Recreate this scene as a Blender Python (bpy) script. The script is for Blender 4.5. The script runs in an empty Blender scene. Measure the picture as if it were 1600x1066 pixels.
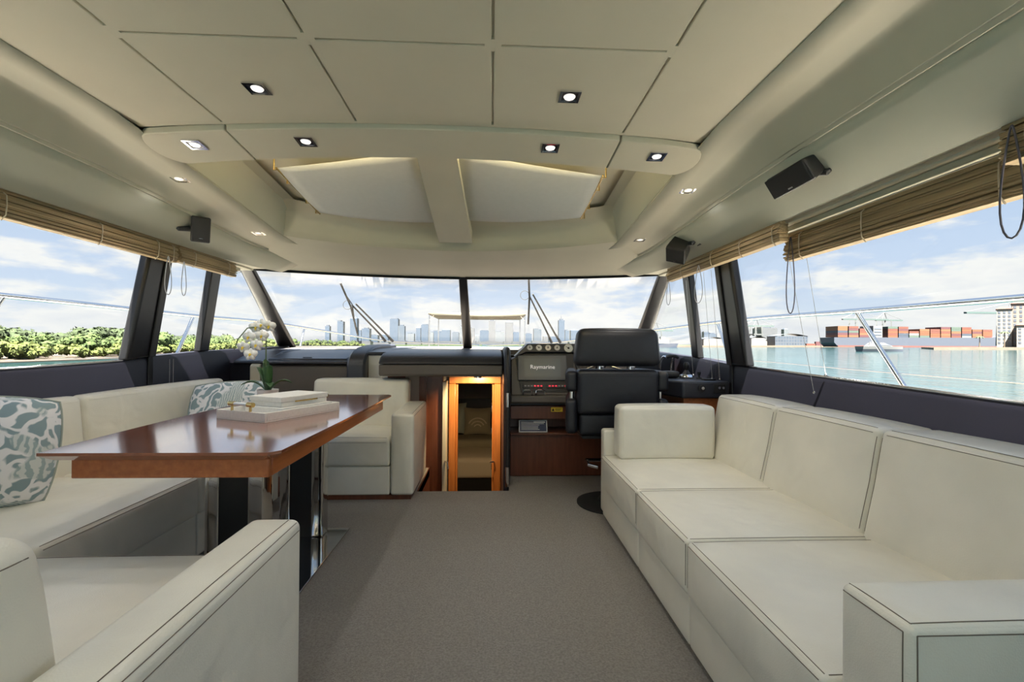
import bpy, math, random
from mathutils import Vector, Matrix
random.seed(7)
sc = bpy.context.scene
col = sc.collection
PI = math.pi

# ------------------------------------------------------------------ camera
EYE = 1.15
cam_d = bpy.data.cameras.new('camera')
cam = bpy.data.objects.new('camera', cam_d); col.objects.link(cam)
cam_d.sensor_width = 36.0; cam_d.lens = 36.0 * 720.0 / 1600.0
cam_d.clip_start = 0.05; cam_d.clip_end = 9000
YAW, PITCH, ROLL = 0.0442, 0.0085, 0.0072
fw = Vector((math.sin(YAW) * math.cos(PITCH), math.cos(YAW) * math.cos(PITCH), math.sin(PITCH)))
rt = Vector((math.cos(YAW), -math.sin(YAW), 0)); up = rt.cross(fw)
r2 = rt * math.cos(ROLL) + up * math.sin(ROLL)
u2 = -rt * math.sin(ROLL) + up * math.cos(ROLL)
m = Matrix((r2, u2, -fw)).transposed().to_4x4(); m.translation = (0, 0, EYE)
cam.matrix_world = m
sc.camera = cam

# ------------------------------------------------------------------ view, sky, sun
vs = sc.view_settings
vs.view_transform = 'Standard'; vs.look = 'None'; vs.gamma = 1; vs.use_curve_mapping = False
vs.exposure = 0.0
sc.cycles.use_denoising = True
sc.cycles.max_bounces = 12; sc.cycles.diffuse_bounces = 8; sc.cycles.glossy_bounces = 5
sc.cycles.transparent_max_bounces = 16; sc.cycles.transmission_bounces = 6
sc.cycles.caustics_reflective = False; sc.cycles.caustics_refractive = False
sc.cycles.sample_clamp_indirect = 8

world = bpy.data.worlds.new('sky'); sc.world = world; world.use_nodes = True
wt = world.node_tree; wt.nodes.clear()
def wn(t, **k):
    n = wt.nodes.new(t)
    for a, b in k.items(): setattr(n, a, b)
    return n
def ramp(nt, stops, interp='LINEAR'):
    r = nt.nodes.new('ShaderNodeValToRGB'); cr = r.color_ramp; cr.interpolation = interp
    while len(cr.elements) < len(stops): cr.elements.new(0.5)
    for e, (p, c) in zip(cr.elements, stops): e.position = p; e.color = (*c, 1)
    return r
tc = wn('ShaderNodeTexCoord'); sep = wn('ShaderNodeSeparateXYZ'); wt.links.new(tc.outputs['Generated'], sep.inputs[0])
grad = ramp(wt, [(0.0, (.80, .86, .92)), (.02, (.80, .87, .95)), (.10, (.66, .77, .94)), (.35, (.46, .63, .90)), (1.0, (.30, .48, .82))])
wt.links.new(sep.outputs['Z'], grad.inputs[0])
mp = wn('ShaderNodeMapping'); mp.inputs['Scale'].default_value = (2.6, 2.6, 9.0); mp.inputs['Location'].default_value = (1.3, 0.4, 0.35)
wt.links.new(tc.outputs['Generated'], mp.inputs[0])
nz = wn('ShaderNodeTexNoise'); nz.inputs['Scale'].default_value = 1.9; nz.inputs['Detail'].default_value = 9; nz.inputs['Roughness'].default_value = .56
wt.links.new(mp.outputs[0], nz.inputs['Vector'])
band = ramp(wt, [(0.0, (.20,) * 3), (.05, (.19,) * 3), (.10, (.11,) * 3), (.17, (.02,) * 3), (.34, (.03,) * 3), (1.0, (.02,) * 3)])
wt.links.new(sep.outputs['Z'], band.inputs[0])
ad = wn('ShaderNodeMath', operation='ADD'); wt.links.new(nz.outputs[0], ad.inputs[0]); wt.links.new(band.outputs[0], ad.inputs[1])
cl = ramp(wt, [(.54, (0, 0, 0)), (.64, (1, 1, 1))]); wt.links.new(ad.outputs[0], cl.inputs[0])
ccol = ramp(wt, [(.56, (.88, .90, .95)), (.66, (1.0, .99, .97)), (.82, (.84, .86, .91))]); wt.links.new(ad.outputs[0], ccol.inputs[0])
mx = wn('ShaderNodeMix', data_type='RGBA'); wt.links.new(cl.outputs[0], mx.inputs['Factor'])
wt.links.new(grad.outputs[0], mx.inputs['A']); wt.links.new(ccol.outputs[0], mx.inputs['B'])
bg = wn('ShaderNodeBackground'); bg.inputs['Strength'].default_value = 1.0
wt.links.new(mx.outputs['Result'], bg.inputs['Color'])
wo = wn('ShaderNodeOutputWorld'); wt.links.new(bg.outputs[0], wo.inputs[0])

sun_d = bpy.data.lights.new('sun', 'SUN'); sun_d.energy = 82.0; sun_d.angle = .01; sun_d.color = (1, .92, .80)
sun = bpy.data.objects.new('sun', sun_d); col.objects.link(sun)
sun.rotation_euler = Vector((0.0, .46, -.88)).to_track_quat('-Z', 'Y').to_euler()   # high sun from astern

# ------------------------------------------------------------------ materials
MATS = {}
def mat(name, color, rough=.5, metal=0.0, var=0.0, vscale=8.0, bump=0.0, bscale=60.0, spec=.5, coat=0.0, stretch=None, emit=None, c2=None, bumpd=.01, detail=4, sheen=0):
    mt = bpy.data.materials.new(name); mt.use_nodes = True; nt = mt.node_tree
    b = nt.nodes['Principled BSDF']
    b.inputs['Base Color'].default_value = (*color, 1); b.inputs['Roughness'].default_value = rough
    b.inputs['Metallic'].default_value = metal; b.inputs['Specular IOR Level'].default_value = spec
    b.inputs['Coat Weight'].default_value = coat; b.inputs['Coat Roughness'].default_value = .10 if name == 'cherry' else .06
    if sheen: b.inputs['Sheen Weight'].default_value = sheen
    if emit: b.inputs['Emission Color'].default_value = (*emit[0], 1); b.inputs['Emission Strength'].default_value = emit[1]
    if var or bump:
        t = nt.nodes.new('ShaderNodeTexCoord'); src = t.outputs['Object']
        if stretch:
            mpn = nt.nodes.new('ShaderNodeMapping'); mpn.inputs['Scale'].default_value = stretch
            nt.links.new(src, mpn.inputs[0]); src = mpn.outputs[0]
    if var:
        n = nt.nodes.new('ShaderNodeTexNoise'); n.inputs['Scale'].default_value = vscale; n.inputs['Detail'].default_value = detail
        nt.links.new(src, n.inputs['Vector'])
        d = c2 or tuple(c * (1 - var) for c in color); e = color if c2 else tuple(min(1, c * (1 + var)) for c in color)
        r = ramp(nt, [(.3, d), (.7, e)]); nt.links.new(n.outputs[0], r.inputs[0]); nt.links.new(r.outputs[0], b.inputs['Base Color'])
    if bump:
        n2 = nt.nodes.new('ShaderNodeTexNoise'); n2.inputs['Scale'].default_value = bscale; n2.inputs['Detail'].default_value = 3
        nt.links.new(src, n2.inputs['Vector'])
        bp = nt.nodes.new('ShaderNodeBump'); bp.inputs['Strength'].default_value = bump; bp.inputs['Distance'].default_value = bumpd
        nt.links.new(n2.outputs[0], bp.inputs['Height']); nt.links.new(bp.outputs[0], b.inputs['Normal'])
    MATS[name] = mt
    return mt

def leather(name, color, rough=.42, wr=.6):
    mt = mat(name, color, rough, spec=.45)
    nt = mt.node_tree; b = nt.nodes['Principled BSDF']
    t = nt.nodes.new('ShaderNodeTexCoord')
    n = nt.nodes.new('ShaderNodeTexNoise'); n.inputs['Scale'].default_value = 4; n.inputs['Detail'].default_value = 3
    nt.links.new(t.outputs['Object'], n.inputs['Vector'])
    r = ramp(nt, [(.3, tuple(c * .93 for c in color)), (.7, tuple(min(1, c * 1.04) for c in color))])
    nt.links.new(n.outputs[0], r.inputs[0]); nt.links.new(r.outputs[0], b.inputs['Base Color'])
    v = nt.nodes.new('ShaderNodeTexVoronoi'); v.inputs['Scale'].default_value = 260
    nt.links.new(t.outputs['Object'], v.inputs['Vector'])
    w = nt.nodes.new('ShaderNodeTexNoise'); w.inputs['Scale'].default_value = 7; w.inputs['Detail'].default_value = 1.5; w.inputs['Distortion'].default_value = .5
    nt.links.new(t.outputs['Object'], w.inputs['Vector'])
    b1 = nt.nodes.new('ShaderNodeBump'); b1.inputs['Strength'].default_value = .22; b1.inputs['Distance'].default_value = .002
    nt.links.new(v.outputs['Distance'], b1.inputs['Height'])
    b2 = nt.nodes.new('ShaderNodeBump'); b2.inputs['Strength'].default_value = wr; b2.inputs['Distance'].default_value = .02
    nt.links.new(w.outputs[0], b2.inputs['Height']); nt.links.new(b1.outputs[0], b2.inputs['Normal'])
    nt.links.new(b2.outputs[0], b.inputs['Normal'])
    return mt

leather('cream_leather', (.79, .765, .675), .29, .55)
leather('cream_base', (.77, .75, .67), .45, .15)
leather('black_leather', (.012, .013, .018), .38, .35)
mat('stitch', (.16, .13, .10), .8)
mat('headliner', (.57, .53, .425), .62, var=.03, vscale=3)
mat('headliner_trim', (.56, .53, .43), .45)
mat('pelmet', (.54, .525, .43), .55, var=.02, vscale=4)
mat('shade_cloth', (.62, .63, .62), .9, var=.02, vscale=30)
mat('carpet', (.40, .375, .345), .97, var=.3, vscale=120, bump=1.0, bscale=300, spec=.1, c2=(.245, .228, .207), bumpd=.012, detail=6, sheen=.2)
mat('dark_panel', (.009, .009, .016), .45, var=.15, vscale=2, spec=.35)
mat('black_frame', (.007, .007, .008), .30)
mat('black_plastic', (.015, .015, .016), .45)
mat('dash_leather', (.030, .033, .044), .34, bump=.25, bscale=220, bumpd=.002)
mat('dash_taupe', (.115, .10, .088), .5, bump=.2, bscale=220, bumpd=.002)
mat('cherry', (.25, .085, .04), .14, var=.2, vscale=3.0, stretch=(14, 1.2, 14), coat=1.0, c2=(.20, .065, .03))
mat('cherry_edge', (.40, .13, .038), .3, var=.2, vscale=4, stretch=(14, 1, 14), coat=.3, c2=(.29, .085, .024))
mat('mahogany', (.16, .052, .026), .32, var=.25, vscale=3, stretch=(12, 12, 1.2), coat=.3, c2=(.10, .032, .016))
mat('orange_wood', (.52, .19, .05), .3, var=.15, vscale=3, stretch=(12, 12, 1), coat=.4, c2=(.40, .13, .03))
mat('chrome', (.80, .80, .82), .06, metal=1)
mat('mirror_steel', (.62, .61, .60), .05, metal=1)
mat('steel', (.72, .73, .76), .18, metal=1)
mat('brass', (.62, .45, .18), .25, metal=1)
mat('white_gel', (.90, .87, .79), .35)
mat('non_skid', (.10, .075, .05), .8)
mat('white_paint', (.80, .80, .78), .6)
mat('white_lens', (.8, .8, .85), .5, emit=((1, .95, .88), .9))
mat('gun_metal', (.05, .05, .07), .2, metal=.6)
mat('speaker_grille', (.010, .010, .011), .55, bump=.5, bscale=500, bumpd=.002)
mat('cord_grey', (.42, .42, .46), .6)
mat('cord_dark', (.10, .09, .12), .6)
mat('wire', (.55, .55, .55), .4)
mat('shagreen', (.74, .73, .70), .5, var=.05, vscale=90, bump=.3, bscale=180, bumpd=.002)
mat('acrylic', (.75, .78, .8), .08, spec=.6)
mat('petal', (.88, .88, .87), .5)
mat('yellow', (.75, .55, .05), .5)
mat('leaf', (.035, .10, .03), .4, var=.25, vscale=12)
mat('stem', (.08, .13, .04), .5)
mat('screen_grey', (.13, .15, .17), .3)
mat('bezel', (.12, .13, .145), .4)
mat('screen_text', (.7, .7, .72), .5, emit=((.8, .8, .82), .45))
mat('gauge_face', (.72, .72, .68), .35)
mat('red_led', (.5, .02, .03), .4, emit=((1, .04, .08), .8))
mat('grey_led', (.35, .33, .34), .4)
mat('placard', (.02, .03, .09), .4)
mat('placard_white', (.75, .76, .78), .5)
mat('warning_yellow', (.80, .58, .04), .5)
mat('rubber', (.01, .01, .01), .7)
mat('taupe_wall', (.36, .32, .28), .7)
mat('sheet', (.60, .50, .38), .9)
mat('olive_fabric', (.30, .26, .18), .95, bump=.3, bscale=300, bumpd=.002)
mat('sage_fabric', (.34, .38, .34), .95)
mat('sand', (0.076, 0.061, 0.047), .9, var=.15, vscale=.3)
mat('foliage_light', (.070, .088, .014), .9, var=.4, vscale=.9, c2=(.030, .044, .006))
mat('foliage_mid', (.036, .060, .010), .9, var=.4, vscale=.9, c2=(.016, .030, .005))
mat('foliage_dark', (.022, .038, .010), .9, var=.4, vscale=.9, c2=(.010, .018, .005))
mat('palm_leaf', (0.021, 0.034, 0.012), .8)
mat('bark', (0.068, 0.051, 0.034), .9)
mat('canvas', (0.116, 0.110, 0.084), .8)
mat('hull_blue', (0.012, 0.019, 0.036), .5)
mat('hull_grey', (0.034, 0.040, 0.057), .6)
mat('hull_red', (0.076, 0.025, 0.021), .7)
mat('ship_white', (0.089, 0.091, 0.095), .6)
mat('crane_white', (0.076, 0.083, 0.087), .6)
mat('crane_green', (0.036, 0.057, 0.057), .6)
for nme, c in dict(rust=(.62, .20, .08), brick=(.48, .14, .09), orange=(.74, .28, .12), navy=(.14, .19, .30), green=(.24, .36, .30), pale=(.66, .67, .66), maroon=(.33, .10, .13)).items():
    mat('box_' + nme, tuple(v_ * 0.136 for v_ in c), .7)
mat('condo_wall', (.150, .142, .130), .8)
mat('condo_pink', (.135, .108, .098), .8)
mat('roof_tile', (0.072, 0.030, 0.021), .8)
mat('dark_glass', (.07, .08, .10), .2)

def facade(name, wall, glass, sx, sz):
    mt = mat(name, wall, .35, spec=.5); nt = mt.node_tree; b = nt.nodes['Principled BSDF']
    t = nt.nodes.new('ShaderNodeTexCoord'); mpn = nt.nodes.new('ShaderNodeMapping')
    mpn.inputs['Rotation'].default_value = (PI / 2, 0, 0)
    nt.links.new(t.outputs['Object'], mpn.inputs[0])
    br = nt.nodes.new('ShaderNodeTexBrick'); br.offset = 0; br.inputs['Scale'].default_value = 1
    br.inputs['Brick Width'].default_value = sx; br.inputs['Row Height'].default_value = sz
    br.inputs['Mortar Size'].default_value = .8; br.inputs['Mortar Smooth'].default_value = .1
    br.inputs['Color1'].default_value = (*glass, 1); br.inputs['Color2'].default_value = (*[g * 1.3 for g in glass], 1); br.inputs['Mortar'].default_value = (*wall, 1)
    nt.links.new(mpn.outputs[0], br.inputs['Vector']); nt.links.new(br.outputs[0], b.inputs['Base Color'])
facade('tower_haze_blue', (0.038, 0.051, 0.072), (0.023, 0.034, 0.056), 5, 4)  # blue of distance haze is put into the tower base colours
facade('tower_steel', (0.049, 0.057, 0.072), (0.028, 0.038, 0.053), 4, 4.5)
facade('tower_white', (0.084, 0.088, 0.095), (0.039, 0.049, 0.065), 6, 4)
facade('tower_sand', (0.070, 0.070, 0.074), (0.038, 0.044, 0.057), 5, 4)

# carpet pile, water, bamboo and cushion print get their own trees
mw = mat('water', (.06, .18, .19), .10, spec=.5); nt = mw.node_tree; b = nt.nodes['Principled BSDF']
t = nt.nodes.new('ShaderNodeTexCoord'); mpn = nt.nodes.new('ShaderNodeMapping'); mpn.inputs['Scale'].default_value = (.9, .35, 1)
nt.links.new(t.outputs['Object'], mpn.inputs[0])
n = nt.nodes.new('ShaderNodeTexNoise'); n.inputs['Scale'].default_value = .55; n.inputs['Detail'].default_value = 6; nt.links.new(mpn.outputs[0], n.inputs['Vector'])
bp = nt.nodes.new('ShaderNodeBump'); bp.inputs['Strength'].default_value = .4; bp.inputs['Distance'].default_value = .35
nt.links.new(n.outputs[0], bp.inputs['Height']); nt.links.new(bp.outputs[0], b.inputs['Normal'])
n = nt.nodes.new('ShaderNodeTexNoise'); n.inputs['Scale'].default_value = .02; n.inputs['Detail'].default_value = 3; nt.links.new(mpn.outputs[0], n.inputs['Vector'])
r = ramp(nt, [(.35, (.008, .030, .034)), (.65, (.014, .041, .046))]); nt.links.new(n.outputs[0], r.inputs[0]); nt.links.new(r.outputs[0], b.inputs['Base Color'])

mb_ = mat('bamboo', (.42, .29, .15), .6); nt = mb_.node_tree; b = nt.nodes['Principled BSDF']
t = nt.nodes.new('ShaderNodeTexCoord'); mpn = nt.nodes.new('ShaderNodeMapping'); mpn.inputs['Scale'].default_value = (60, 1.5, 150)
nt.links.new(t.outputs['Object'], mpn.inputs[0])
n = nt.nodes.new('ShaderNodeTexNoise'); n.inputs['Scale'].default_value = 1.6; n.inputs['Detail'].default_value = 4; nt.links.new(mpn.outputs[0], n.inputs['Vector'])
r = ramp(nt, [(.3, (.24, .155, .075)), (.52, (.38, .27, .145)), (.75, (.50, .38, .23))]); nt.links.new(n.outputs[0], r.inputs[0]); nt.links.new(r.outputs[0], b.inputs['Base Color'])

mq = mat('coral_print', (.3, .4, .43), .95); nt = mq.node_tree; b = nt.nodes['Principled BSDF']
t = nt.nodes.new('ShaderNodeTexCoord')
n = nt.nodes.new('ShaderNodeTexNoise'); n.inputs['Scale'].default_value = 7; n.inputs['Detail'].default_value = 2; nt.links.new(t.outputs['Object'], n.inputs['Vector'])
mxv = nt.nodes.new('ShaderNodeMix'); mxv.data_type = 'RGBA'; mxv.inputs['Factor'].default_value = .22
nt.links.new(t.outputs['Object'], mxv.inputs['A']); nt.links.new(n.outputs['Color'], mxv.inputs['B'])
v = nt.nodes.new('ShaderNodeTexVoronoi'); v.feature = 'DISTANCE_TO_EDGE'; v.inputs['Scale'].default_value = 17; nt.links.new(mxv.outputs['Result'], v.inputs['Vector'])
r1 = ramp(nt, [(.10, (1, 1, 1)), (.16, (0, 0, 0))]); nt.links.new(v.outputs['Distance'], r1.inputs[0])
n3 = nt.nodes.new('ShaderNodeTexNoise'); n3.inputs['Scale'].default_value = 5.5; n3.inputs['Detail'].default_value = 1; nt.links.new(t.outputs['Object'], n3.inputs['Vector'])
r3 = ramp(nt, [(.40, (0, 0, 0)), (.43, (1, 1, 1))]); nt.links.new(n3.outputs[0], r3.inputs[0])
wv = nt.nodes.new('ShaderNodeTexWave'); wv.inputs['Scale'].default_value = 22; wv.inputs['Distortion'].default_value = 7; nt.links.new(t.outputs['Object'], wv.inputs['Vector'])
rw = ramp(nt, [(.35, (.33, .42, .45)), (.6, (.62, .66, .66))]); nt.links.new(wv.outputs['Color'], rw.inputs[0])
ma = nt.nodes.new('ShaderNodeMix'); ma.data_type = 'RGBA'; nt.links.new(r1.outputs[0], ma.inputs['Factor'])
ma.inputs['A'].default_value = (.24, .33, .37, 1); ma.inputs['B'].default_value = (.80, .80, .83, 1)
mc = nt.nodes.new('ShaderNodeMix'); mc.data_type = 'RGBA'; nt.links.new(r3.outputs[0], mc.inputs['Factor'])
nt.links.new(rw.outputs[0], mc.inputs['A']); nt.links.new(ma.outputs['Result'], mc.inputs['B'])
nt.links.new(mc.outputs['Result'], b.inputs['Base Color'])

# thin window glass: transparent with a mirror-like sheen that grows at grazing angles
mg = bpy.data.materials.new('window_glass'); mg.use_nodes = True; nt = mg.node_tree; nt.nodes.clear()
lw = nt.nodes.new('ShaderNodeLayerWeight'); lw.inputs['Blend'].default_value = .5
pw = nt.nodes.new('ShaderNodeMath'); pw.operation = 'POWER'; pw.inputs[1].default_value = 4.0; nt.links.new(lw.outputs['Facing'], pw.inputs[0])
fr = nt.nodes.new('ShaderNodeMath'); fr.operation = 'MULTIPLY_ADD'; fr.inputs[1].default_value = .35; fr.inputs[2].default_value = .012; nt.links.new(pw.outputs[0], fr.inputs[0])
tr = nt.nodes.new('ShaderNodeBsdfTransparent'); tr.inputs['Color'].default_value = (.97, .985, .985, 1)
gl = nt.nodes.new('ShaderNodeBsdfGlossy'); gl.inputs['Roughness'].default_value = .0
mxs = nt.nodes.new('ShaderNodeMixShader'); out = nt.nodes.new('ShaderNodeOutputMaterial')
nt.links.new(fr.outputs[0], mxs.inputs[0]); nt.links.new(tr.outputs[0], mxs.inputs[1]); nt.links.new(gl.outputs[0], mxs.inputs[2]); nt.links.new(mxs.outputs[0], out.inputs[0])
MATS['window_glass'] = mg

# ------------------------------------------------------------------ mesh helpers
ORG = {}
class MB:
    def __init__(s): s.v = []; s.f = []
    def add(s, vs, fs):
        o = len(s.v); s.v += [tuple(map(float, p)) for p in vs]; s.f += [tuple(i + o for i in f) for f in fs]; return s
    def hexa(s, p):            # 8 points: bottom ring 0-3, top ring 4-7
        return s.add(p, [(3, 2, 1, 0), (4, 5, 6, 7), (0, 1, 5, 4), (1, 2, 6, 5), (2, 3, 7, 6), (3, 0, 4, 7)])
    def box(s, x0, x1, y0, y1, z0, z1):
        return s.hexa([(x0, y0, z0), (x1, y0, z0), (x1, y1, z0), (x0, y1, z0), (x0, y0, z1), (x1, y0, z1), (x1, y1, z1), (x0, y1, z1)])
    def prism(s, poly, off):   # polygon in space pushed along off
        n = len(poly); off = Vector(off); a = [Vector(p) for p in poly]; b = [p + off for p in a]
        return s.add(a + b, [tuple(reversed(range(n))), tuple(range(n, 2 * n))] + [(i, (i + 1) % n, n + (i + 1) % n, n + i) for i in range(n)])
    def loft(s, rows, closed=False, caps=False):
        nr, nc = len(rows), len(rows[0]); vs = [p for r_ in rows for p in r_]; fs = []
        for i in range(nr - 1):
            for j in range(nc if closed else nc - 1):
                k = (j + 1) % nc
                fs.append((i * nc + j, i * nc + k, (i + 1) * nc + k, (i + 1) * nc + j))
        if caps: fs += [tuple(reversed(range(nc))), tuple((nr - 1) * nc + j for j in range(nc))]
        return s.add(vs, fs)
    def tube(s, pts, r, n=8):
        pts = [Vector(p) for p in pts]; rows = []
        prev = None
        for i, p in enumerate(pts):
            d = (pts[min(i + 1, len(pts) - 1)] - pts[max(i - 1, 0)]).normalized()
            if prev is None:
                a = Vector((0, 0, 1)) if abs(d.z) < .9 else Vector((1, 0, 0)); u = d.cross(a).normalized()
            else: u = (prev - d * prev.dot(d)).normalized()
            prev = u; w = d.cross(u); rr = r[i] if isinstance(r, (list, tuple)) else r
            rows.append([p + (u * math.cos(2 * PI * k / n) + w * math.sin(2 * PI * k / n)) * rr for k in range(n)])
        return s.loft(rows, True, True)
    def cyl(s, c, axis, r, h, n=24, r2=None):
        c = Vector(c); a = Vector(axis).normalized()
        return s.tube([c, c + a * h], [r, r if r2 is None else r2], n)
    def lathe(s, c, prof, n=24):
        return s.loft([[(c[0] + q * math.cos(2 * PI * k / n), c[1] + q * math.sin(2 * PI * k / n), c[2] + z) for k in range(n)] for q, z in prof], True, True)
    def plate(s, poly, t):     # flat polygon given a thickness along its normal
        a = [Vector(p) for p in poly]; nn = (a[1] - a[0]).cross(a[2] - a[0]).normalized()
        return s.prism(a, nn * t)
    def rbox(s, x0, x1, y0, y1, z0, z1, r=.02, puff=(0, 0, 0, 0, 0, 0), n=10, F=None, seed=None):
        """soft box: rounded edges, faces swollen by puff (-x,+x,-y,+y,-z,+z); F maps local to world"""
        cx, cy, cz = (x0 + x1) / 2, (y0 + y1) / 2, (z0 + z1) / 2; hs = ((x1 - x0) / 2, (y1 - y0) / 2, (z1 - z0) / 2)
        r = min(r, *[h * .98 for h in hs]); idx = {}; vs = []; fs = []
        def tick(h):
            q = max(2, n); inner = [(-1 + 2 * i / q) * (h - r) for i in range(q + 1)]
            arc = [h - r + r * math.sin(a * PI / 8) for a in (1, 2, 3, 4)]
            return [-a for a in reversed(arc)] + inner + arc if r > 0 else inner
        T = [tick(h) for h in hs]
        def vert(p):
            k = tuple(round(c, 6) for c in p)
            if k in idx: return idx[k]
            q = [max(-(h - r), min(h - r, c)) for c, h in zip(p, hs)]
            d = Vector([a - b_ for a, b_ in zip(p, q)])
            if d.length > 1e-9 and r > 0: d = d.normalized() * r
            o = [a + b_ for a, b_ in zip(q, d)]
            w = [c / h for c, h in zip(p, hs)]
            for ax in range(3):
                oth = [i for i in range(3) if i != ax]
                k2 = (1 - w[oth[0]] ** 2) * (1 - w[oth[1]] ** 2); k2 = max(0, k2) ** .7
                amt = puff[2 * ax] if w[ax] < 0 else puff[2 * ax + 1]
                o[ax] += (1 if w[ax] > 0 else -1) * amt * k2 * abs(w[ax]) ** 4
            pt = Vector((o[0] + cx, o[1] + cy, o[2] + cz))
            if F: pt = Vector(F(pt))
            idx[k] = len(vs); vs.append(pt); return idx[k]
        for ax in range(3):
            u, v_ = [(1, 2), (2, 0), (0, 1)][ax]
            for sg in (-1, 1):
                for i in range(len(T[u]) - 1):
                    for j in range(len(T[v_]) - 1):
                        q4 = []
                        for a, b_ in ((i, j), (i + 1, j), (i + 1, j + 1), (i, j + 1)):
                            p = [0, 0, 0]; p[ax] = sg * hs[ax]; p[u] = T[u][a]; p[v_] = T[v_][b_]; q4.append(vert(p))
                        if len(set(q4)) >= 3: fs.append(tuple(q4 if sg > 0 else reversed(q4)))
        return s.add(vs, fs)
    def build(s, name, mt, parent=None, smooth=False, bevel=0.0, seg=2, angle=40, loc=None):
        if parent is None and loc is None:
            xs = [p[0] for p in s.v]; ys = [p[1] for p in s.v]; zs = [p[2] for p in s.v]
            loc = ((min(xs) + max(xs)) / 2, (min(ys) + max(ys)) / 2, min(zs))
        L = Vector(ORG[parent.name] if parent is not None else loc)
        me = bpy.data.meshes.new(name); me.from_pydata([(p[0] - L.x, p[1] - L.y, p[2] - L.z) for p in s.v], [], s.f); me.update()
        me.materials.append(MATS[mt])
        o = bpy.data.objects.new(name, me); col.objects.link(o)
        if parent is not None: o.parent = parent
        else: o.location = L
        ORG[o.name] = L
        if bevel:
            bm = o.modifiers.new('bevel', 'BEVEL'); bm.width = bevel; bm.segments = seg; bm.limit_method = 'ANGLE'; bm.angle_limit = math.radians(30)
            bm.harden_normals = False
        if smooth or bevel:
            me.polygons.foreach_set('use_smooth', [True] * len(me.polygons))
            try: me.set_sharp_from_angle(angle=math.radians(angle))
            except Exception: pass
        return o
from mathutils.bvhtree import BVHTree
BVH = {}
def on_surface(parent, pts, lift=.0004, step=.02):
    if parent.name not in BVH:
        me = parent.data; BVH[parent.name] = BVHTree.FromPolygons([v_.co for v_ in me.vertices], [tuple(p.vertices) for p in me.polygons])
    L = ORG[parent.name]; out_ = []
    pts = [Vector(p) for p in pts]
    for a, b_ in zip(pts, pts[1:]):
        k = max(1, int((b_ - a).length / step))
        out_ += [a + (b_ - a) * i / k for i in range(k)]
    out_.append(pts[-1]); res = []
    for p in out_:
        c, nn, _, _ = BVH[parent.name].find_nearest(p - L)
        res.append(c + nn * lift + L)
    return res
def tag(o, label=None, cat=None, group=None, kind=None):
    if label: o['label'] = label
    if cat: o['category'] = cat
    if group: o['group'] = group
    if kind: o['kind'] = kind
    return o
def thing(name, label, cat, loc, group=None, kind=None):
    o = bpy.data.objects.new(name, None); o.empty_display_size = .1; col.objects.link(o); o.location = loc; ORG[o.name] = Vector(loc)
    return tag(o, label, cat, group, kind)
def struct(o, label=None):
    o['kind'] = 'structure'
    if label: o['label'] = label
    return o
def interp(x, kn):
    if x <= kn[0][0]: return kn[0][1]
    for (a, b_), (c, d) in zip(kn, kn[1:]):
        if x <= c: return b_ + (d - b_) * (x - a) / (c - a)
    return kn[-1][1]
def frange(a, b_, n): return [a + (b_ - a) * i / n for i in range(n + 1)]
def text_mesh(name, body, size, mt, parent, origin, ux, uy, center=True):
    cu = bpy.data.curves.new(name, 'FONT'); cu.body = body; cu.size = size; cu.extrude = .0005; cu.resolution_u = 2
    if center: cu.align_x = 'CENTER'; cu.align_y = 'CENTER'
    o = bpy.data.objects.new(name, cu); col.objects.link(o)
    me = bpy.data.meshes.new_from_object(o.evaluated_get(bpy.context.evaluated_depsgraph_get()))
    bpy.data.objects.remove(o); bpy.data.curves.remove(cu)
    ux, uy = Vector(ux), Vector(uy); uz = ux.cross(uy)
    L = ORG[parent.name]
    for v_ in me.vertices: v_.co = Vector(origin) + ux * v_.co.x + uy * v_.co.y + uz * v_.co.z - L
    me.materials.clear(); me.materials.append(MATS[mt]); me.name = name
    o = bpy.data.objects.new(name, me); col.objects.link(o); o.parent = parent; ORG[o.name] = L
    return o

# ================================================================== THE SETTING
XC = -0.305                                  # the yacht's centre line; h = distance from it
def zc(y): return interp(y, [(2.0, 2.135), (2.35, 2.10), (2.65, 2.075), (3.5, 1.985), (4.0, 1.95), (4.5, 1.935)])
def zseam(y): return interp(y, [(2.3, 2.0), (3.5, 1.955), (4.3, 1.92)])
def pinch(y): return 1 - .095 * max(0, (y - 3.55) / .8) ** 2
def ytop(h): return 4.83 - .43 * (h / 1.95) ** 2
def ybot(h): return 6.10 - .60 * (h / 2.08) ** 2
def sill_l(y): return interp(y, [(0, 1.0), (2.4, 1.012), (3.1, 1.027), (3.34, 1.052), (3.9, 1.08), (5.6, 1.12)])
def sill_r(y): return interp(y, [(0, .95), (1.5, .965), (3.1, 1.008), (3.35, 1.015), (3.9, 1.05), (5.6, 1.11)])
Y0 = -1.3

# floor: carpet with the companionway cut out of it
fl = MB()
fl.prism([(-2.42, Y0, 0), (1.82, Y0, 0), (1.82, 4.35, 0), (.15, 4.35, 0), (.15, 3.65, 0), (-.57, 3.65, 0), (-.57, 4.35, 0), (-2.42, 4.35, 0)], (0, 0, -.09))
floor = struct(fl.build('floor', 'carpet', bevel=.012), 'speckled taupe carpet floor of the saloon')

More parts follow.
